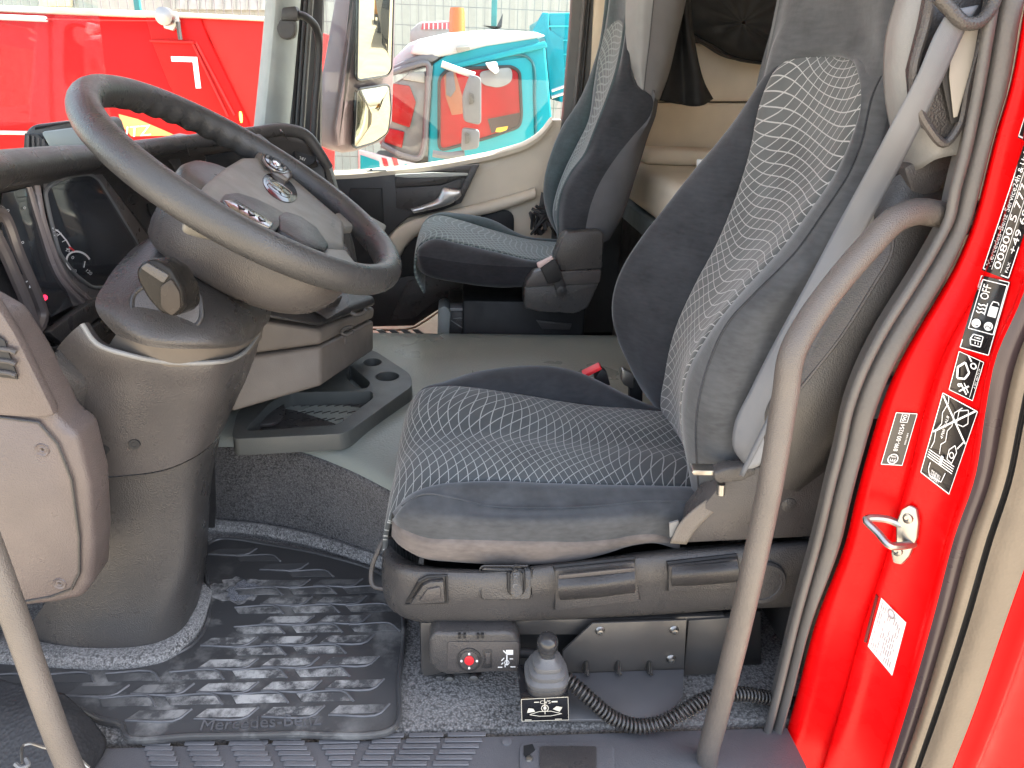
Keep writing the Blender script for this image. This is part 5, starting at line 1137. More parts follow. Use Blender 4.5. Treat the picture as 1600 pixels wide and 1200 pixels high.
# ================================================================ passenger seat
ps = thing('passenger_seat', 'grey passenger seat, green window light painted into its cloth, with folded-out cushion near far door', 'seat', (.1, 2.35, 0))
def cp6(pts, y): return [A(500 + p[0] / 3.2, 200 + p[1] / 3.2, y if len(p) < 3 else p[2]) for p in pts]
ns = catmull(cp6([(484, 625, 2.13), (492, 600, 2.13), (560, 556, 2.12), (700, 580, 2.12), (900, 625, 2.12), (1100, 664, 2.12), (1190, 640, 2.12)], 2.12), 20)
fs = catmull(cp6([(490, 560, 2.44), (520, 480, 2.46), (580, 442, 2.48), (690, 462, 2.48), (850, 510, 2.48), (1040, 560, 2.48), (1200, 575, 2.48)], 2.48), 20)
ff_ = catmull(cp6([(488, 560, 2.46), (522, 470, 2.52), (590, 432, 2.56), (720, 432, 2.56), (860, 460, 2.56), (1030, 548, 2.55), (1200, 560, 2.54)], 2.56), 20)
def dropf(row, k_=1): return [row[0] + V((.02, 0, -.12)), row[0] + V((-.006, 0, -.06))] + row
MB().patch([dropf(ns), dropf(lerpr(ns, fs, .3, (0, 0, .004))), dropf(lerpr(ns, fs, .7, (0, 0, .004))), dropf(fs)], 40, 18).build('cushion_panel', MT['woven_fine'], ps, angle=80, thick=.006)
MB().patch([[p + V((0, -.004, -.015)) for p in fs], fs, ff_, [p + V((0, .03, -.06)) for p in ff_]], 36, 12).build('side_bolster', MT['velour_window_lit'], ps, angle=80)
vl = catmull(cp6([(486, 640, 2.12), (500, 640, 2.085), (700, 672, 2.07), (900, 690, 2.07), (1090, 694, 2.075), (1190, 690, 2.08)], 2.07), 20)
lo_ = catmull(cp6([(487, 690, 2.13), (520, 722, 2.09), (700, 762, 2.08), (900, 785, 2.08), (1030, 782, 2.085), (1190, 780, 2.09)], 2.08), 20)
MB().patch([[p + V((0, .01, -.01)) for p in ns], ns, lerpr(ns, vl, .5, (0, -.012, .006)), vl], 40, 14).build('cushion_side', MT['velour_dark'], ps, angle=80)
MB().patch([vl, lerpr(vl, lo_, .5, (0, -.004, 0)), lo_, [p + V((0, .30, .02)) for p in lo_]], 40, 14).build('cushion_skirt', velour('dark skirt cloth', (.022, .022, .026), .2), ps, angle=80)
# backrest
nearE = catmull(AC([(874, 372, 2.12), (873, 334, 2.12), (878, 303, 2.12), (894, 269, 2.12), (916, 240, 2.12), (931, 203, 2.12), (952, 149, 2.13), (964, 115, 2.14), (972, 80, 2.16), (979, 30, 2.2), (984, -60, 2.22)]), 30)
farE = catmull(AC([(874, 365, 2.5), (866, 334, 2.49), (872, 300, 2.48), (886, 262, 2.47), (904, 225, 2.46), (921, 190, 2.46), (930, 130, 2.46), (936, 91, 2.46), (943, 62, 2.46), (950, 20, 2.45), (958, -60, 2.45)]), 30)
mp2 = MB().patch([[p + V((.02, 0, 0)) for p in nearE], nearE, lerpr(nearE, farE, .3, (.012, 0, 0)), lerpr(nearE, farE, .7, (.012, 0, 0)), farE, [p + V((.02, 0, 0)) for p in farE]], 50, 16)
mp2.build('backrest_panel', MT['velour_window_lit'], ps, angle=80)
seg = lambda r, a, b: catmull(r[a:b], 24)
MB().patch([[p + V((-.004, 0, .001)) for p in lerpr(seg(nearE, 3, 24), seg(farE, 3, 24), .06)], [p + V((.007, 0, .001)) for p in lerpr(seg(nearE, 3, 25), seg(farE, 3, 25), .3)], [p + V((.007, 0, .001)) for p in lerpr(seg(nearE, 3, 25), seg(farE, 3, 25), .7)], [p + V((-.004, 0, .001)) for p in lerpr(seg(nearE, 3, 24), seg(farE, 3, 24), .94)]], 40, 14).build('backrest_cloth', MT['woven_fine'], ps, angle=80)
fw_ = catmull(AC([(880, 372, 2.55), (868, 358, 2.57), (853, 325, 2.58), (850, 285, 2.58), (861, 240, 2.58), (884, 188, 2.58), (902, 163, 2.57), (922, 126, 2.55), (938, 88, 2.53), (946, 40, 2.5), (954, -60, 2.5)]), 30)
MB().patch([[p + V((.01, 0, 0)) for p in farE], farE, lerpr(farE, fw_, .5, (-.012, 0, 0)), fw_, [p + V((.03, .01, 0)) for p in fw_], [p + V((.12, -.02, 0)) for p in fw_]], 40, 16).build('backrest_wing', MT['velour_window_lit'], ps, angle=80)
bk1 = catmull(AC([(912, 372, 2.08), (924, 317, 2.06), (937, 286, 2.06), (967, 240, 2.07), (993, 208, 2.08), (1016, 180, 2.09), (1020, 152, 2.10), (1000, 138, 2.11), (990, 118, 2.12), (984, 60, 2.14), (990, -60, 2.17)]), 30)
MB().patch([nearE, lerpr(nearE, bk1, .25, (-.006, -.02, 0)), lerpr(nearE, bk1, .6, (0, -.022, 0)), bk1], 44, 16).build('backrest_side', MT['velour_dark'], ps, angle=80)
bk2 = catmull(AC([(944, 378, 2.08), (963, 344, 2.08), (978, 300, 2.08), (990, 262, 2.09), (1003, 218, 2.10), (1016, 182, 2.10), (1021, 152, 2.11), (1028, 120, 2.13), (1036, 90, 2.15), (1046, 40, 2.17), (1062, -60, 2.2)]), 30)
shellp = plain('grey seat shell cloth', (.075, .077, .085), .8, grain=900)
MB().patch([bk1[:20], lerpr(bk1, bk2, .5, (0, -.012, 0))[:20], bk2[:20], [p + V((.03, .06, 0)) for p in bk2][:20], [p + V((.03, .40, 0)) for p in bk2][:20]], 40, 16).build('backrest_shell', shellp, ps, angle=80)
hd = [catmull(AC(q), 14) for q in ([(982, -60, 2.15), (977, 30, 2.14), (979, 70, 2.13), (986, 105, 2.12), (996, 133, 2.10)], [(1010, -60, 2.10), (1002, 30, 2.09), (1001, 70, 2.09), (1001, 105, 2.09), (1004, 140, 2.09)], [(1028, -60, 2.10), (1018, 30, 2.09), (1014, 70, 2.09), (1009, 110, 2.09), (1006, 140, 2.09)], [(1066, -60, 2.13), (1056, 10, 2.13), (1044, 60, 2.12), (1032, 110, 2.11), (1019, 150, 2.10)], [(1080, -60, 2.4), (1070, 10, 2.4), (1058, 60, 2.4), (1046, 110, 2.4), (1030, 150, 2.4)])]
MB().patch(hd[:3], 24, 12).build('headrest_side', MT['plastic_light'], ps, angle=80)
MB().patch(hd[2:], 24, 12).build('headrest_back', plain('mid grey headrest', (.16, .16, .165), .7, grain=800), ps, angle=80)
MB().tube([p + V((0, -.002, 0)) for p in hd[2]], .0015, 6).build('seam', MT['plastic_dark'], ps)
# hinge cover, belt stalk, pedestal
def s6(pts, y, d, bev=.006): return MB().prism(cp6(pts, y), V((0, d, 0)), bev)
s6([(1172, 655), (1212, 552), (1238, 522), (1400, 510), (1420, 530), (1412, 706), (1200, 716)], 2.04, .07).build('hinge_cover', MT['plastic'], ps)
s6([(1036, 760), (1068, 722), (1140, 700), (1172, 690), (1185, 718), (1410, 710), (1400, 780), (1024, 800)], 2.035, .08).build('cover_band', MT['plastic_soft'], ps)
s6([(1022, 790), (1400, 775), (1388, 795), (1340, 900), (1280, 930), (1100, 922), (1020, 902)], 2.04, .08, .01).build('lower_cover', MT['plastic'], ps)
s6([(1100, 700), (1175, 650), (1196, 690), (1214, 740), (1200, 770), (1140, 785), (1120, 740)], 2.015, .018, .005).build('buckle_stalk', MT['black'], ps)
s6([(1086, 680), (1160, 644), (1168, 655), (1100, 702), (1088, 696)], 2.012, .018, .002).build('buckle_button', plain('pale pink buckle', (.55, .42, .40), .4), ps)
MB().lathe([(.016, 0), (.016, .004), (.010, .006), (.0, .006)], cp6([(1205, 812)], 2.03)[0], (0, -1, 0), 20).build('stalk_bolt', MT['plastic_dark'], ps)
s6([(1160, 740), (1212, 740), (1228, 790), (1232, 820), (1210, 840), (1186, 836), (1174, 800)], 2.025, .01, .003).build('stalk_foot', MT['black'], ps)
MB().prism([V((.02, 2.17, .0)), V((.40, 2.17, .0)), V((.40, 2.17, .36)), V((.02, 2.17, .36))], V((0, .35, 0)), .01).build('pedestal', MT['black'], ps)
s6([(1080, 960), (1110, 1006), (1250, 1010), (1260, 980)], 2.16, .004, .001).build('pedestal_frame', MT['plastic_soft'], ps)
# folding step box in front of it
bx = thing('storage_step', 'dark step box with chevron ribs below the passenger seat', 'step', (.0, 2.2, 0))
s6([(590, 905), (620, 890), (640, 900), (655, 930), (640, 1100), (585, 1100)], 2.18, .10, .005).build('end_post', plain('grey green post', (.20, .22, .215), .5), bx)
s6([(640, 915), (1010, 920), (1010, 1110), (640, 1110)], 2.20, .25, .005).build('box', MT['plastic_dark'], bx)
s6([(650, 900), (1010, 905), (1010, 920), (650, 916)], 2.195, .06, .002).build('top_edge', MT['plastic_light'], bx)
for i in range(4):
    x = 665 + i * 88
    MB().tube(cp6([(x, 952), (x + 60, 950)], 2.198), .0016, 6, res=3).build('box_rib', MT['plastic_light'], bx)
    MB().tube(cp6([(x - 10, 962), (x + 55, 1005)], 2.198), .0016, 6, res=3).build('box_rib', MT['plastic_light'], bx)
    MB().tube(cp6([(x + 20, 962), (x + 85, 1005)], 2.198), .0016, 6, res=3).build('box_rib', MT['plastic_soft'], bx)

# ================================================================ passenger door
pd = thing('passenger_door', 'cream and dark grey passenger door with chrome handle and window', 'truck door', (-.1, 2.72, GZ + 1))
def d6(pts, y=2.70): return cp6(pts, y)
DB = [(40, 228), (200, 222), (320, 210), (500, 192), (700, 160), (900, 118), (1040, 70), (1110, 20), (1160, -40), (1260, -40), (1260, 900), (-300, 900), (-300, 228)]
MB().prism(d6(DB, 2.72), V((0, .06, 0)), .006).build('door_panel', MT['cream'], pd)
sl_ = d6([(-60, 226), (60, 226), (200, 219), (320, 207), (500, 189), (700, 157), (900, 115), (1040, 68), (1110, 18), (1160, -46)], 2.70)
MB().patch([[p + V((0, -.012, -.020)) for p in sl_], [p + V((0, -.016, -.004)) for p in sl_], [p + V((0, .0, .004)) for p in sl_], [p + V((0, .07, .0)) for p in sl_]], 40, 12).build('window_sill', MT['cream'], pd)
MB().prism(d6([(205, 212), (330, 204), (335, 216), (240, 220)], 2.675), V((0, .01, 0)), .002).build('sill_label', plain('pale print label', (.6, .62, .58), .5), pd)
MB().prism(d6([(248, 206), (262, 205), (262, 212), (248, 213)], 2.672), V((0, .006, 0)), 0).build('lock_pin', MT['black'], pd)
dk = [(60, 230), (368, 228), (740, 180), (800, 180), (705, 376), (612, 412), (440, 450), (380, 500), (340, 540), (300, 760), (60, 760)]
MB().prism(d6(dk, 2.69), V((0, .03, 0)), .004).build('dark_panel_or_reflection', MT['plastic_dark'], pd)
MB().prism(d6([(376, 236), (600, 232), (740, 222), (745, 246), (690, 252), (600, 284), (376, 298)], 2.676), V((0, .012, 0)), .004).build('armrest', MT['plastic'], pd)
MB().prism(d6([(374, 232), (560, 222), (738, 224), (742, 238), (600, 247), (440, 250), (374, 244)], 2.668), V((0, .012, 0)), .003).build('armrest_top', plain('pale armrest top', (.42, .43, .40), .5), pd)
MB().prism(d6([(560, 215), (738, 184), (770, 184), (742, 232), (720, 222)], 2.672), V((0, .01, 0)), .003).build('switch_panel', MT['plastic_soft'], pd)
MB().prism(d6([(762, 182), (800, 180), (706, 376), (668, 390), (720, 270)], 2.67), V((0, .014, 0)), .004).build('panel_rim', MT['plastic'], pd)
MB().prism(d6([(380, 300), (600, 286), (690, 256), (712, 256), (680, 360), (600, 388), (470, 420), (380, 400)], 2.684), V((0, .006, 0)), .003).build('handle_recess', MT['plastic'], pd)
hb_ = [catmull(d6(q, yy), 24) for q, yy in (([(454, 406), (520, 385), (590, 350), (606, 320), (618, 298), (660, 304), (704, 308)], 2.668), ([(460, 414), (530, 396), (606, 366), (624, 335), (640, 318), (670, 320), (704, 322)], 2.655), ([(468, 424), (540, 408), (620, 388), (660, 372), (690, 352), (700, 340), (706, 334)], 2.662))]
MB().patch([hb_[0], hb_[1], hb_[2], [p + V((0, .02, -.002)) for p in hb_[2]]], 30, 12).build('door_handle', plain('satin silver', (.62, .60, .58), .32, metal=.7), pd, thick=.004)
MB().prism(d6([(150, 300), (310, 302), (320, 480), (180, 520), (130, 420)], 2.684), V((0, .006, 0)), .003).build('speaker_grille', MT['black'], pd)
arch_o = catmull(d6([(330, 620), (352, 545), (400, 495), (480, 458), (600, 425), (720, 400), (850, 370), (960, 340), (1075, 304)], 2.685), 30)
arch_i = catmull(d6([(400, 640), (420, 600), (470, 545), (560, 500), (680, 462), (790, 440), (880, 418), (970, 390), (1078, 350)], 2.685), 30)
MB().patch([[p + V((0, .03, 0)) for p in arch_o], arch_o, lerpr(arch_o, arch_i, .5, (0, -.012, 0)), arch_i, [p + V((0, .03, 0)) for p in arch_i]], 40, 12).build('pocket_arch', MT['cream'], pd)
MB().prism(d6([(404, 640), (424, 600), (474, 548), (564, 503), (684, 466), (792, 444), (840, 440), (720, 700), (400, 900), (300, 900)], 2.708), V((0, .006, 0)), .001).build('door_pocket', MT['black'], pd)
MB().prism(d6(rr(800, 410, 970, 560, 45), 2.705), V((0, .006, 0)), .001).build('storage_opening', MT['black'], pd)
MB().prism(d6([(60, 760), (330, 760), (450, 740), (540, 740), (800, 790), (600, 905), (470, 990), (270, 995), (60, 990)], 2.688), V((0, .03, 0)), .004).build('lower_panel', MT['plastic_dark'], pd)
MB().prism(d6([(440, 770), (520, 742), (720, 780), (560, 880), (470, 950), (350, 960)], 2.682), V((0, .006, 0)), .003).build('lower_insert', MT['plastic'], pd)
MB().tube(d6([(120, 1000), (470, 998), (520, 970), (680, 860), (830, 790)], 2.68), .004, 8).build('pocket_trim', plain('copper brown trim', (.32, .19, .12), .5), pd)
for i in range(4): MB().prism(d6([(280 + i * 60, 1010), (310 + i * 60, 1010), (340 + i * 60, 1030), (305 + i * 60, 1030)], 2.55), V((0, .01, 0)), 0).build('step_rib', MT['plastic_light'], pd)
MB().prism(d6([(640, 890), (720, 830), (840, 790), (1010, 790), (1010, 900), (660, 905)], 2.60), V((0, .02, 0)), .004).build('lower_bin', plain('grey green bin', (.12, .14, .138), .5), pd)
wn = [(-120, 228), (60, 228), (200, 220), (320, 208), (500, 190), (700, 158), (900, 116), (1040, 68), (1110, 18), (1170, -60), (1230, -260), (1260, -900), (-40, -900)]
MB().prism(d6(wn, 2.742), V((0, .004, 0)), 0).build('window_pane', MT['glass'], pd)
# bundle of straps behind the passenger cushion
cb = thing('cable_bundle', 'black tangled strap and cable bundle behind the passenger seat', 'cables', tuple(A(845, 350, 2.62)))
random.seed(11)
for i in range(9):
    p0 = A(random.uniform(832, 850), random.uniform(320, 342), 2.62); pts = [p0]
    for j in range(4): pts.append(A(random.uniform(828, 868), random.uniform(322, 368), random.uniform(2.58, 2.64)))
    MB().tube(pts, .0045 if i % 3 else .006, 6, res=24).build('cable', MT['black'] if i % 3 else MT['plastic_soft'], cb)
MB().prism(AC([(846, 300), (858, 305), (852, 350), (838, 350)], 2.63), V((0, .006, 0)), .001).build('strap', MT['plastic_dark'], cb)

# ================================================================ far A pillar, speaker, grab bar
ap = thing('windscreen_pillar', 'grey green windscreen pillar on passenger side with small round speaker', 'pillar', tuple(A(420, 195, 2.5)))
apm = plain('grey green pillar trim', (.30, .33, .32), .55, grain=500, gs=.2)
MB().patch([AC([(424, -140, 2.52), (415, 0, 2.5), (396, 200, 2.45), (380, 330, 2.42)]), AC([(440, -140, 2.46), (432, 0, 2.44), (412, 200, 2.40), (396, 330, 2.38)]), AC([(474, -140, 2.52), (464, 0, 2.5), (446, 200, 2.46), (430, 330, 2.44)]), AC([(480, -140, 2.58), (470, 0, 2.56), (452, 200, 2.52), (436, 330, 2.50)])], 20, 16).build('pillar_trim', apm, ap)
for x, r_b, m_ in ((470, .010, MT['black']), (478, .008, MT['plastic_dark']), (486, .009, bpm)):
    MB().tube(AC([(x + 10, -140, 2.66), (x, 0, 2.64), (x - 14, 200, 2.60), (x - 22, 330, 2.58)]), r_b, 8).build('pillar_gasket', m_, ap)
MB().prism(AC([(492, -100, 2.70), (484, 40, 2.70), (470, 250, 2.70), (500, 262, 2.70), (502, 100, 2.70), (508, -100, 2.70)]), V((0, .03, 0)), .004).build('window_frame', MT['plastic_dark'], ap)
sp_ = MB().prism(AC(rr(434, 26, 462, 62, 13), 2.40), V((0, .03, 0)), .004).build('speaker_cup', MT['plastic'], ap)
MB().lathe([(.024, 0), (.024, .006), (.02, .007), (.0, .004)], A(447, 46, 2.402), (0, -1, 0), 24).build('speaker_grille', MT['plastic_dark'], ap)
MB().prism(AC([(440, 12), (462, 9), (467, 22), (464, 32), (438, 32)], 2.39), V((0, .04, 0)), .005).build('handle_mount', MT['plastic_dark'], ap)
gh2 = thing('grab_handle', 'dark slim grab handle along the far windscreen pillar', 'grab handle', tuple(A(495, 200, 2.5)), 'entry grab handles')
MB().tube(AC([(464, 22, 2.40), (478, 27, 2.42), (492, 40, 2.45), (498, 60, 2.47), (497, 110, 2.48), (492, 170, 2.48), (490, 225, 2.48), (496, 275, 2.5)]), .0115, 12, res=60, up=(0, 1, 0)).build('tube', MT['plastic_dark'], gh2, angle=80)

# ================================================================ exterior mirror
mm_ = thing('side_mirror', 'two-pane exterior mirror in dark housing outside the passenger window', 'mirror', tuple(A(580, 235, 2.95)))
ho = [(585, -120), (560, -20), (536, 110), (521, 200), (524, 232), (540, 240), (556, 238), (600, 222), (616, 190), (618, 120), (624, -120)]
mirm = N('mirror silver'); mirm.set(Metallic=1.0, Roughness=.012, Base_Color=(.36, .33, .26))
din = (A(580, 120, 2.95) - CAM).normalized(); rout = V((.985, .03, -.10)).normalized(); mn = (rout - din).normalized()
mc = A(582, 100, 2.95)
MB().prism([onplane(x, y, mc - mn * .022, mn) for x, y in ho], -mn * .12, .02, 3).build('housing', plain('reflection-tinted housing', (.13, .085, .09), .4), mm_, angle=60)  # plum tint stands for reflections in the window glass, painted on the housing
MB().prism([onplane(x, y, mc - mn * .019, mn) for x, y in [(566, -110), (558, 20), (546, 130), (540, 226), (528, 228), (525, 200), (540, 110), (562, -20), (578, -110)]], -mn * .02, .004).build('housing_face', plain('reflection-tinted housing face', (.17, .115, .12), .35), mm_)  # same reflection tint painted on the face, a little lighter
def mpane(poly, name, bulge=0):
    c = mc
    pts = [onplane(x, y, c, mn) for x, y in poly]
    ce = sum(pts, V()) / len(pts); v = [ce + mn * bulge]; f = []
    rings = 6; n = len(pts)
    for q in range(1, rings + 1):
        t = q / rings; v += [ce.lerp(p, t) + mn * (bulge * (1 - t * t)) for p in pts]
    f = [(0, 1 + i, 1 + (i + 1) % n) for i in range(n)]
    for q in range(rings - 1):
        b = 1 + q * n; f += [(b + i, b + n + i, b + n + (i + 1) % n, b + (i + 1) % n) for i in range(n)]
    MB().add(v, f).build(name, mirm.m, mm_, angle=80, recalc=False)
    fr_ = [p - mn * .004 for p in pts]
    MB().tube(fr_, .006, 8, res=0, closed=True).build(name.replace('pane', 'rim'), MT['gloss_black'], mm_)
    MB().prism([p - mn * .006 for p in pts], -mn * .012, .002).build(name.replace('pane', 'back'), MT['black'], mm_)
mpane(rpoly([(562, -110), (618, -110), (612, 108), (606, 118), (558, 126)]), 'upper_pane', .002)
mpane(rpoly([(558, 140), (608, 132), (611, 170), (606, 208), (586, 222), (553, 232), (556, 190)]), 'lower_pane', .012)

# ================================================================ sleeper bunk, bag, jacket
bu = thing('sleeper_bunk', 'cream sleeper bunk with upholstered back panels behind the seats', 'bunk', (1.1, 2.0, 0))
MB().prism(AC([(975, -160), (1330, -160), (1330, 63), (1030, 65), (975, 66)], 2.672), V((0, .05, 0)), .010, 3).build('side_panel', MT['cloth_cream'], bu, angle=60)
MB().prism(AC([(975, 68), (1330, 67), (1330, 158), (1030, 159), (975, 159)], 2.672), V((0, .05, 0)), .010, 3).build('side_panel', MT['cloth_cream'], bu, angle=60)
MB().prism(AC([(975, 161), (1330, 161), (1330, 236), (1030, 236), (975, 236)], 2.672), V((0, .05, 0)), .010, 3).build('side_panel', MT['cloth_cream'], bu, angle=60)
bz = A(1000, 252, 2.62).z; bxx = A(975, 312, 2.62)
MB().prism([V((bxx.x, .95, bxx.z)), V((bxx.x, 2.66, bxx.z)), V((1.38, 2.66, bxx.z)), V((1.38, .95, bxx.z))], V((0, 0, bz - bxx.z)), .035, 4).build('mattress', plain('cream mattress cloth', (.72, .64, .52), .85, grain=900, var=.05), bu, angle=60)
MB().prism([V((bxx.x + .03, 2.50, bz)), V((bxx.x + .03, 2.665, bz)), V((1.38, 2.665, bz)), V((1.38, 2.50, bz))], V((0, 0, .05)), .02, 3).build('bolster', MT['cloth_cream'], bu, angle=60)
MB().prism([V((bxx.x + .01, .95, .05)), V((bxx.x + .01, 2.66, .05)), V((bxx.x + .01, 2.66, bxx.z - .06)), V((bxx.x + .01, .95, bxx.z - .06))], V((.5, 0, 0)), .006).build('bunk_base', MT['plastic_dark'], bu)
MB().prism([V((bxx.x - .005, .95, bxx.z - .06)), V((bxx.x - .005, 2.66, bxx.z - .06)), V((bxx.x - .005, 2.66, bxx.z - .002)), V((bxx.x - .005, .95, bxx.z - .002))], V((.3, 0, 0)), .004).build('bunk_rail', plain('blue grey rail', (.22, .27, .29), .45), bu)
MB().prism([V((1.38, .95, bz)), V((1.38, 2.66, bz)), V((1.38, 2.66, 1.75)), V((1.38, .95, 1.75))], V((.03, 0, 0)), .004).build('back_panel', MT['cloth_cream'], bu)
MB().prism([A(x, y, 2.02) for x, y in rr(1093, 250, 1112, 268, 3)], V((0, .03, 0)), .003).build('net_clip', MT['white'], bu)
MB().lathe([(.004, 0), (.004, .001)], A(1099, 261, 2.018), (0, -1, 0), 10).build('clip_hole', MT['black'], bu)
bg_ = thing('black_bag', 'black nylon bag hanging behind the seats against cream wall', 'bag', tuple(A(1140, 40, 2.5)))
bgo = [(1058, -80), (1060, 4), (1066, 30), (1080, 52), (1112, 70), (1142, 88), (1172, 95), (1215, 98), (1300, 90), (1300, -80)]
bfront = [A(x, y, 2.56) for x, y in bgo]
bc = sum(bfront, V()) / len(bfront)
lo2 = catmull(bfront, 40, True)
MB().patch([[p + V((0, .085, 0)) for p in lo2], lo2, [p.lerp(bc, .12) + V((0, -.03, 0)) for p in lo2], [p.lerp(bc, .45) + V((0, -.05 + .008 * math.sin(i * 1.9), 0)) for i, p in enumerate(lo2)], [p.lerp(bc, .98) + V((0, -.055, 0)) for p in lo2]], 60, 20, cu=True).build('bag_body', MT['bag'], bg_, angle=80)
MB().tube([p + V((0, -.004, 0)) for p in lo2], .008, 8, res=0, closed=True).build('bag_piping', MT['gloss_black'], bg_)
jk = thing('black_jacket', 'black cloth strap hanging beside the passenger headrest', 'jacket', tuple(A(1080, 160, 2.3)))
jr = [AC([(1030, -60, 2.36), (1026, 60, 2.36), (1012, 140, 2.36), (1008, 154, 2.36)]), AC([(1050, -60, 2.30), (1052, 40, 2.30), (1042, 110, 2.30), (1036, 158, 2.30)]), AC([(1060, -60, 2.33), (1066, 40, 2.33), (1066, 110, 2.33), (1070, 164, 2.33)]), AC([(1068, -60, 2.29), (1076, 60, 2.29), (1090, 130, 2.29), (1090, 166, 2.29)]), AC([(1072, -60, 2.36), (1082, 60, 2.36), (1098, 130, 2.36), (1112, 156, 2.36)])]
MB().patch(jr, 30, 26).build('jacket_body', MT['bag'], jk, angle=80, thick=.012)
# ================================================================ the yard: teal truck, red tipper, fence, hall
tealm = plain('teal truck paint', (.006, .25, .30), .35, var=.03, spec=.18)
whitem = plain('sun-blown white', (.42, .44, .44), .4, coat=.4, var=.03)  # on the roofs this white is painted sun glare over the teal
greyp = plain('truck grey plastic', (.11, .11, .12), .5)
tt = thing('teal_truck', 'teal truck cab with orange beacon and roof painted sun-blown white, parked alongside', 'truck', (0, 6.6, GZ))
Y1 = 6.0
def T(pts, y=Y1): return [A(p[0], p[1], y if len(p) < 3 else p[2]) for p in pts]
side = [(668, 420), (668, 262), (670, 200), (676, 100), (700, 84), (760, 68), (836, 56), (852, 74), (862, 180), (872, 260), (880, 420)]
MB().prism(T(side), V((0, 2.1, 0)), .018, 3).build('cab_body', tealm, tt, angle=60)
roof = T([(640, 84), (650, 62), (700, 51), (770, 46), (838, 50), (854, 56), (838, 60), (760, 72), (704, 86), (680, 90)], Y1 - .02)
MB().prism(roof, V((0, 2.1, 0)), .04, 3).build('roof', whitem, tt, angle=60)
MB().prism(T([(606, 118), (614, 92), (640, 66), (664, 60), (692, 88), (680, 98), (640, 108)], Y1 + .1), V((0, 1.9, 0)), .03, 3).build('front_roof', whitem, tt, angle=60)
MB().prism(T([(690, 104), (740, 92), (852, 64), (856, 74), (752, 98), (700, 112)], Y1 - .03), V((0, .03, 0)), .01).build('roof_gutter', tealm, tt)
MB().prism(T([(688, 118), (740, 100), (826, 88), (832, 100), (836, 250), (690, 262)], Y1 - .012), V((0, .03, 0)), .008).build('door', tealm, tt)
MB().tube(T([(688, 118), (740, 100), (822, 88), (831, 96), (836, 160), (838, 262)], Y1 - .014), .010, 6).build('door_gap', plain('dark teal gap', (.005, .10, .12), .5), tt)
wnd = [(686, 122), (700, 108), (800, 104), (812, 112), (815, 180), (812, 198), (760, 216), (686, 236)]
win = MB().prism(T(rpoly(wnd, 4, 12), Y1 - .025), V((0, .02, 0)), .004).build('side_window', plain('red reflecting window', (.30, .004, .008), .2, spec=.12), tt)  # red stands for layered reflections, put into the pane's colour
MB().tube(T(rpoly(wnd, 4, 12), Y1 - .03), .012, 6, res=0, closed=True).build('window_rim', MT['black'], win)
MB().prism(T([(762, 186), (812, 176), (812, 196), (768, 208)], Y1 - .032), V((0, .006, 0)), 0).build('dark_panel_or_reflection', plain('dark pane reflection', (.05, .03, .03), .2), win)  # flat dark plate painted as a reflection in the window
MB().prism(T([(776, 200), (794, 197), (790, 208), (774, 206)], Y1 - .036), V((0, .004, 0)), 0).build('yellow_glint', plain('yellow window glint', (.75, .45, .03), .4), win)  # small yellow plate painted as a glint in the window
MB().prism(T(rpoly([(748, 112), (800, 104), (801, 128), (780, 138), (752, 132)], 4, 12), Y1 - .04), V((0, .006, 0)), .003).build('sun_blind', plain('pale grey blind', (.20, .21, .215), .5), win)
MB().prism(T([(758, 98), (776, 96), (780, 112), (774, 116), (764, 108)], Y1 - .09), V((0, .05, 0)), .01).build('door_lamp', plain('cool white lamp', (.75, .76, .77), .4), tt)
MB().prism(T([(712, 74), (734, 72), (735, 78), (714, 82)], Y1 - .05), V((0, .02, 0)), .004).build('roof_marker', plain('grey brown marker', (.25, .24, .2), .5), tt)
# windscreen side seen at an angle
wsn = [(612, 132), (640, 116), (672, 110), (676, 160), (672, 246), (640, 244), (592, 226), (604, 180)]
MB().prism(T(wsn, Y1 + .02), V((-.05, 1.8, 0)), .02).build('front_windscreen', plain('grey windscreen', (.16, .17, .175), .15, var=.3, vs=3), tt)
MB().prism(T([(612, 104), (640, 90), (676, 80), (688, 90), (676, 97), (640, 102), (614, 116)], Y1 - .02), V((0, .3, 0)), .02).build('sun_visor', greyp, tt)
MB().tube(T([(612, 114), (640, 104), (668, 100), (669, 130), (666, 180), (663, 226), (656, 246), (630, 243), (596, 226)], Y1 - .02), .022, 8, res=60).build('windscreen_frame', greyp, tt)
for q in ([(614, 130), (640, 134), (650, 160), (640, 200), (612, 190)], [(606, 200), (632, 206), (628, 232), (600, 222)]): MB().prism(T(q, Y1 - .005), V((0, .02, 0)), .01).build('red_reflection', plain('red screen reflection', (.28, .012, .014), .2, spec=.2), tt)  # red plates stand for reflections painted on the windscreen
MB().prism(T([(640, 112), (664, 112), (664, 130), (628, 124)], Y1 - .01), V((0, .02, 0)), .01).build('pale_reflection', plain('pale screen reflection', (.26, .28, .26), .2), tt)  # pale plate: the fence's reflection painted on the windscreen
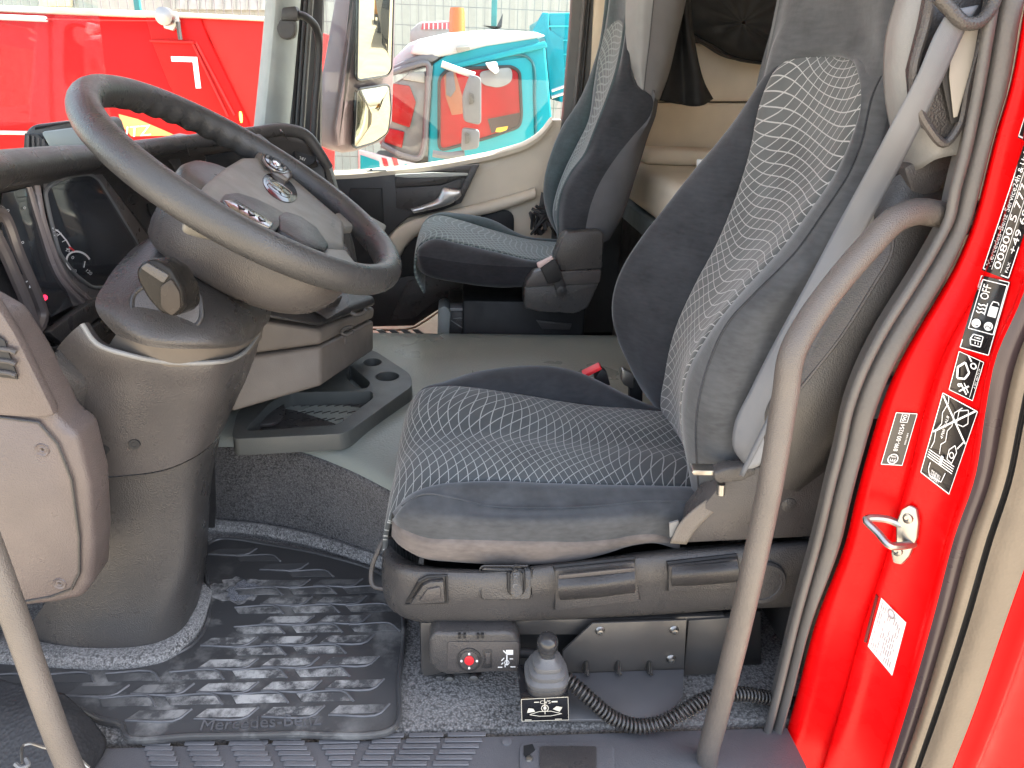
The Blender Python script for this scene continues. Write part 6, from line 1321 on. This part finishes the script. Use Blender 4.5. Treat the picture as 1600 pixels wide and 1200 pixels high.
# its mirrors and arm
MB().prism(T(rpoly([(734, 116), (752, 120), (752, 196), (724, 190), (722, 150)], 4, 8), Y1 - .45), V((0, .12, 0)), .02).build('mirror', greyp, tt)
MB().prism(T(rpoly([(722, 200), (750, 204), (748, 232), (720, 236)], 4, 6), Y1 - .45), V((0, .12, 0)), .02).build('mirror', greyp, tt)
for a in ((733, 144), (726, 206)): MB().prism(T(rpoly([(a[0], a[1]), (a[0] + 8, a[1] + 2), (a[0] + 8, a[1] + 18), (a[0], a[1] + 20)], 3, 3), Y1 - .47), V((0, .03, 0)), .004).build('mirror_joint', MT['plastic'], tt)
MB().tube(T([(690, 100), (712, 108), (735, 116), (742, 118)], Y1 - .4), .022, 8).build('mirror_arm', whitem, tt)
MB().tube(T([(676, 240), (700, 243), (726, 240)], Y1 - .4), .025, 8).build('mirror_arm', greyp, tt)
MB().prism(T([(694, 116), (710, 108), (728, 170), (734, 176), (706, 180), (696, 150)], Y1 - .03), V((0, .006, 0)), .002).build('arm_reflection', plain('tan arm reflection', (.26, .09, .04), .6), win)  # tan plate painted as an arm's reflection in the side window
MB().prism(T([(697, 114), (708, 110), (712, 140), (704, 152), (697, 148)], Y1 - .036), V((0, .004, 0)), .001).build('dark_reflection', plain('dark window reflection', (.10, .10, .11), .6), win)  # dark part of the painted window reflection, another flat plate
# beacon
bco = A(714, 57, Y1 + .35)
bmat = N('orange beacon lens'); bmat.set(Base_Color=(.50, .10, .0), Roughness=.15)
MB().lathe([(.060, 0), (.066, .01), (.062, .03), (.058, .17), (.052, .20), (.0, .203)], bco, (0, 0, 1), 28).build('beacon', bmat.m, tt, angle=40)
MB().lathe([(.066, -.02), (.068, .0), (.066, .02)], bco, (0, 0, 1), 28).build('beacon_base', plain('amber base', (.35, .06, .0), .4), tt)
# striped bumper corner
bp_ = MB().prism(T([(560, 234), (600, 244), (650, 256), (680, 262), (680, 300), (560, 300)], Y1 - .06), V((0, .05, 0)), .01).build('bumper', plain('white bumper', (.5, .51, .5), .5), tt)
for x in (596, 612): MB().prism(T([(x, 246), (x + 8, 248), (x + 12, 262), (x + 4, 260)], Y1 - .07), V((0, .006, 0)), .001).build('warning_stripe', MT['redprint'], bp_)
MB().prism(T([(563, 242), (592, 252), (594, 266), (563, 266)], Y1 - .075), V((0, .006, 0)), 0).build('teal_stripe', tealm, bp_)
MB().prism(T([(632, 256), (676, 262), (676, 275), (632, 275)], Y1 - .075), V((0, .006, 0)), 0).build('teal_stripe', tealm, bp_)
# tipper body behind its cab
MB().prism(T([(832, 48), (848, 19), (858, 20), (858, 46), (880, 60), (884, 150), (860, 150), (852, 60)], 6.9), V((0, .06, 0)), .01).build('body_front', plain('deeper teal paint', (.006, .22, .27), .35, spec=.2), tt)
MB().prism(T([(856, 20), (1000, 18), (1000, 160), (874, 160)], 6.92), V((0, 1.8, 0)), .02).build('tipper_body', tealm, tt)
for y in (40, 62, 84, 106, 128): MB().prism(T([(858, y), (1000, y - 1), (1000, y + 1), (858, y + 2)], 6.905), V((0, .01, 0)), 0).build('body_rib', plain('teal rib', (.02, .45, .50), .3), tt)
for a, b in (((862, 142), (900, 128)), ((862, 152), (900, 140))): MB().tube(T([a, b], 6.5), .012, 6, res=3).build('ram_pipe', MT['chrome'], tt)
MB().prism(T([(560, 265), (1000, 265), (1000, 420), (560, 420)], 6.2), V((0, 1.6, 0)), .02).build('chassis', MT['black'], tt)

# red tipper in front
redo = plain('red tipper paint', (.50, .008, .008), .4, var=.04, spec=.15)
redp = plain('glare-paled red', (.50, .022, .02), .4, var=.06, spec=.15)  # paler red: windscreen glare put into the front panel's colour
rt = thing('red_tipper', 'large red tipper body with white corner mark beyond the windscreen', 'truck', (-3, 5.6, GZ))
def Q(pts, y=5.0): return [A(p[0], p[1], y) for p in pts]
MB().prism(Q([(-700, -30), (0, 12), (250, 22), (440, 32), (440, 420), (-700, 420)], 5.06), V((0, 2.3, 0)), .02).build('body_side', redo, rt)
MB().prism(Q([(-700, -40), (0, 8), (250, 18), (440, 27), (440, 34), (310, 28), (220, 27), (0, 18), (-700, -26)], 5.0), V((0, .12, 0)), .012).build('top_rail', plain('cream top rail', (.5, .47, .40), .5), rt)
MB().prism(Q([(0, 22), (68, 25), (70, 34), (0, 31), (-300, 10), (-300, 2)], 4.96), V((0, .05, 0)), .008).build('rail_bar', plain('grey rail bar', (.45, .46, .45), .5), rt)
MB().prism(Q([(226, 22), (312, 26), (326, 62), (388, 190), (398, 240), (350, 240), (300, 200), (262, 130), (236, 64)], 5.03), V((0, .06, 0)), .012).build('front_post', redo, rt)
MB().prism(Q([(312, 28), (440, 32), (440, 260), (400, 260), (330, 66)], 5.05), V((0, .02, 0)), .006).build('front_panel', redp, rt)
for a, b in (((306, 66), (366, 180)), ((300, 66), (356, 182))): MB().tube(Q([a, b], 5.02), .008, 6, res=3).build('post_edge', redp, rt)
MB().prism(Q([(232, 62), (300, 64), (304, 68), (234, 66)], 5.0), V((0, .05, 0)), .005).build('post_ledge', redp, rt)
MB().prism(Q([(267, 88), (308, 89), (314, 138), (306, 138), (301, 97), (268, 96)], 5.022), V((0, .004, 0)), 0).build('corner_mark', plain('white reflective tape', (.85, .85, .85), .4), rt)
MB().prism(Q([(185, 178), (215, 186), (262, 206), (275, 212), (205, 213), (190, 196)], 5.05), V((0, .004, 0)), .001).build('orange_band', plain('orange decal', (.85, .38, .12), .4), rt)
k = Ink(1); k.text('ITZ', 0, 0, 1, 1); k.lay(quadmap([(196, 215), (236, 211), (235, 195), (198, 198)], lambda x, y: A(x, y, 5.04)), 'lettering', MT['white'], rt)
MB().prism(Q([(-300, 200), (40, 205), (40, 211), (-300, 206)], 5.0), V((0, .03, 0)), .004).build('lower_rail', plain('pale rail', (.65, .60, .55), .5), rt)
cr_ = MB().lathe([(.05, 0), (.05, .05), (.02, .06), (.0, .06)], A(260, 26, 4.97), (0, -1, 0), 16).build('winch_drum', MT['steel'], rt)
MB().prism(Q([(250, 20), (275, 18), (280, 34), (270, 48), (256, 44)], 4.99), V((0, .03, 0)), .005).build('winch_plate', plain('galvanised plate', (.5, .5, .46), .45, metal=.5), rt)
MB().tube(Q([(278, 34), (280, 50), (282, 62)], 4.98), .014, 6, res=5).build('winch_strap', MT['plastic'], rt)
MB().tube(Q([(70, 30), (160, 32), (250, 33)], 4.98), .004, 6, res=5).build('winch_cable', redp, rt)

# mesh fence with teal posts
fe = thing('mesh_fence', 'pale wire mesh fence with green posts behind the trucks', 'fence', (0, 9, GZ))
wm = plain('galvanised fence wire', (.20, .205, .20), .5)
def wires(name, x0, x1, m_):
    mb = MB()
    n = int((x1 - x0) / .09)
    for i in range(n):
        x = x0 + i * .09; mb.prism([V((x, 9, GZ)), V((x + .006, 9, GZ)), V((x + .006, 9, 2.2)), V((x, 9, 2.2))], V((0, .006, 0)), 0)
    for i in range(18):
        z = GZ + i * .2; mb.prism([V((x0, 9.01, z)), V((x1, 9.01, z)), V((x1, 9.01, z + .008)), V((x0, 9.01, z + .008))], V((0, .006, 0)), 0)
    return mb.build(name, m_, fe)
wo = wires('wire_mesh', -7, 3.5, wm); wo['kind'] = 'stuff'
pm = plain('green fence post', (.03, .22, .20), .4)
for px_ in (772, 217, 494, -60):
    x = A(px_, 20, 9).x
    MB().prism([V((x - .03, 8.97, GZ)), V((x + .03, 8.97, GZ)), V((x + .03, 8.97, 2.3)), V((x - .03, 8.97, 2.3))], V((0, .05, 0)), .004).build('fence_post', pm, fe)
MB().prism(T([(762, 42), (774, 46), (786, 20), (784, 42), (778, 46)], 8.8), V((0, .04, 0)), .002).build('grey_vane', MT['plastic'], fe)
hl = thing('hall', 'long pale corrugated hall behind the mesh fence', 'building', (0, 16, GZ))
hm = plain('pale corrugated sheet', (.30, .305, .28), .6, var=.04)
v = []; f = []
n = 260
for i in range(n + 1):
    x = -16 + i * .12; y = 15 + (.03 if i % 2 else 0); v += [(x, y, GZ), (x, y, 5.5)]
f = [(2 * i, 2 * i + 2, 2 * i + 3, 2 * i + 1) for i in range(n)]
MB().add(v, f).build('corrugated_wall', hm, hl, angle=5)
MB().prism([V((-16, 15.05, GZ)), V((15.2, 15.05, GZ)), V((15.2, 15.05, 5.5)), V((-16, 15.05, 5.5))], V((0, 8, 0)), .02).build('hall_core', hm, hl)
wf = MB().prism([A(x, y, 14.9) for x, y in [(60, -40), (110, -40), (110, 10), (60, 10)]], V((0, .1, 0)), .01).build('wall_opening', plain('buff panel', (.62, .52, .36), .6), hl)
MB().prism([A(x, y, 14.9) for x, y in [(270, -60), (440, -60), (440, 16), (270, 14)]], V((0, .1, 0)), .01).build('grey_gate', plain('grey roller gate', (.36, .38, .38), .6, var=.1), hl)
for i in range(9): MB().prism([A(270 + i * 19, -60, 14.85), A(273 + i * 19, -60, 14.85), A(273 + i * 19, 15, 14.85), A(270 + i * 19, 15, 14.85)], V((0, .03, 0)), 0).build('gate_slat', hm, hl)
pv = thing('parked_van', 'pale parked vehicle with red striped screen behind the teal truck', 'van', tuple(A(680, 60, 8.2)))
MB().prism(T([(640, 48), (655, 34), (700, 32), (712, 60), (640, 70)], 8.2), V((0, .6, 0)), .03).build('body', plain('grey white body', (.28, .27, .25), .5), pv)
MB().prism(T([(660, 36), (704, 34), (706, 45), (658, 46)], 8.18), V((0, .02, 0)), .004).build('red_screen', plain('dark red grille', (.45, .06, .07), .5), pv)
for i in range(6): MB().prism(T([(662 + i * 7, 36), (664 + i * 7, 36), (664 + i * 7, 46), (662 + i * 7, 46)], 8.16), V((0, .02, 0)), 0).build('screen_bar', whitem, pv)
# vehicles down the yard that the mirror shows
def mirror_truck(name, label, cat, x0, y0, L_, Wd, Hh, m_, wheels=3):
    t = thing(name, label, cat, (x0, y0, GZ))
    MB().prism([V((x0, y0, GZ + 1.0)), V((x0 + L_, y0, GZ + 1.0)), V((x0 + L_, y0, GZ + Hh)), V((x0, y0, GZ + Hh))], V((0, Wd, 0)), .05).build('load_body', m_, t)
    MB().prism([V((x0 - 2.0, y0, GZ + .7)), V((x0 - .1, y0, GZ + .7)), V((x0 - .1, y0, GZ + Hh * .9)), V((x0 - 1.8, y0, GZ + Hh * .9)), V((x0 - 2.05, y0, GZ + 1.8))], V((0, Wd, 0)), .08).build('cab', m_, t)
    MB().prism([V((x0 - 2.07, y0 + .1, GZ + 1.85)), V((x0 - 1.84, y0 + .1, GZ + Hh * .84)), V((x0 - 1.84, y0 + Wd - .1, GZ + Hh * .84)), V((x0 - 2.07, y0 + Wd - .1, GZ + 1.85))], V((-.03, 0, 0)), .01).build('windscreen', MT['gloss_black'], t)
    MB().prism([V((x0 - 1.5, y0 - .02, GZ + 1.9)), V((x0 - .6, y0 - .02, GZ + 1.9)), V((x0 - .6, y0 - .02, GZ + Hh * .8)), V((x0 - 1.4, y0 - .02, GZ + Hh * .8))], V((0, .03, 0)), .01).build('side_window', MT['gloss_black'], t)
    MB().prism([V((x0 - 1.9, y0 + .2, GZ + .5)), V((x0 + L_, y0 + .2, GZ + .5)), V((x0 + L_, y0 + .2, GZ + 1.0)), V((x0 - 1.9, y0 + .2, GZ + 1.0))], V((0, Wd - .4, 0)), .03).build('chassis', MT['black'], t)
    for i in range(wheels):
        for yy in (y0, y0 + Wd - .3):
            cx = x0 - 1.2 + (L_ + .6) * i / (wheels - 1)
            w_ = MB().lathe([(.3, -.02), (.48, 0), (.5, .05), (.5, .25), (.48, .3), (.3, .32)], V((cx, yy, GZ + .5)), (0, 1, 0), 24).build('wheel', MT['black'], t)
            MB().lathe([(.28, -.03), (.2, .0), (.1, -.05), (.0, -.05)], V((cx, yy, GZ + .5)), (0, 1, 0), 18).build('rim', MT['steel'], w_)
    return t

mirror_truck('parked_truck', 'dark grey parked truck seen in the passenger mirror', 'truck', 33, 4.5, 20, 2.4, 3.6, plain('dark truck tarpaulin', (.10, .10, .10), .6))
mirror_truck('yellow_truck', 'yellow tipper truck seen far back in the passenger mirror', 'truck', 60, 3.7, 6, 2.4, 3.1, plain('yellow vehicle paint', (.5, .21, .01), .4))
bpy.context.view_layer.update()
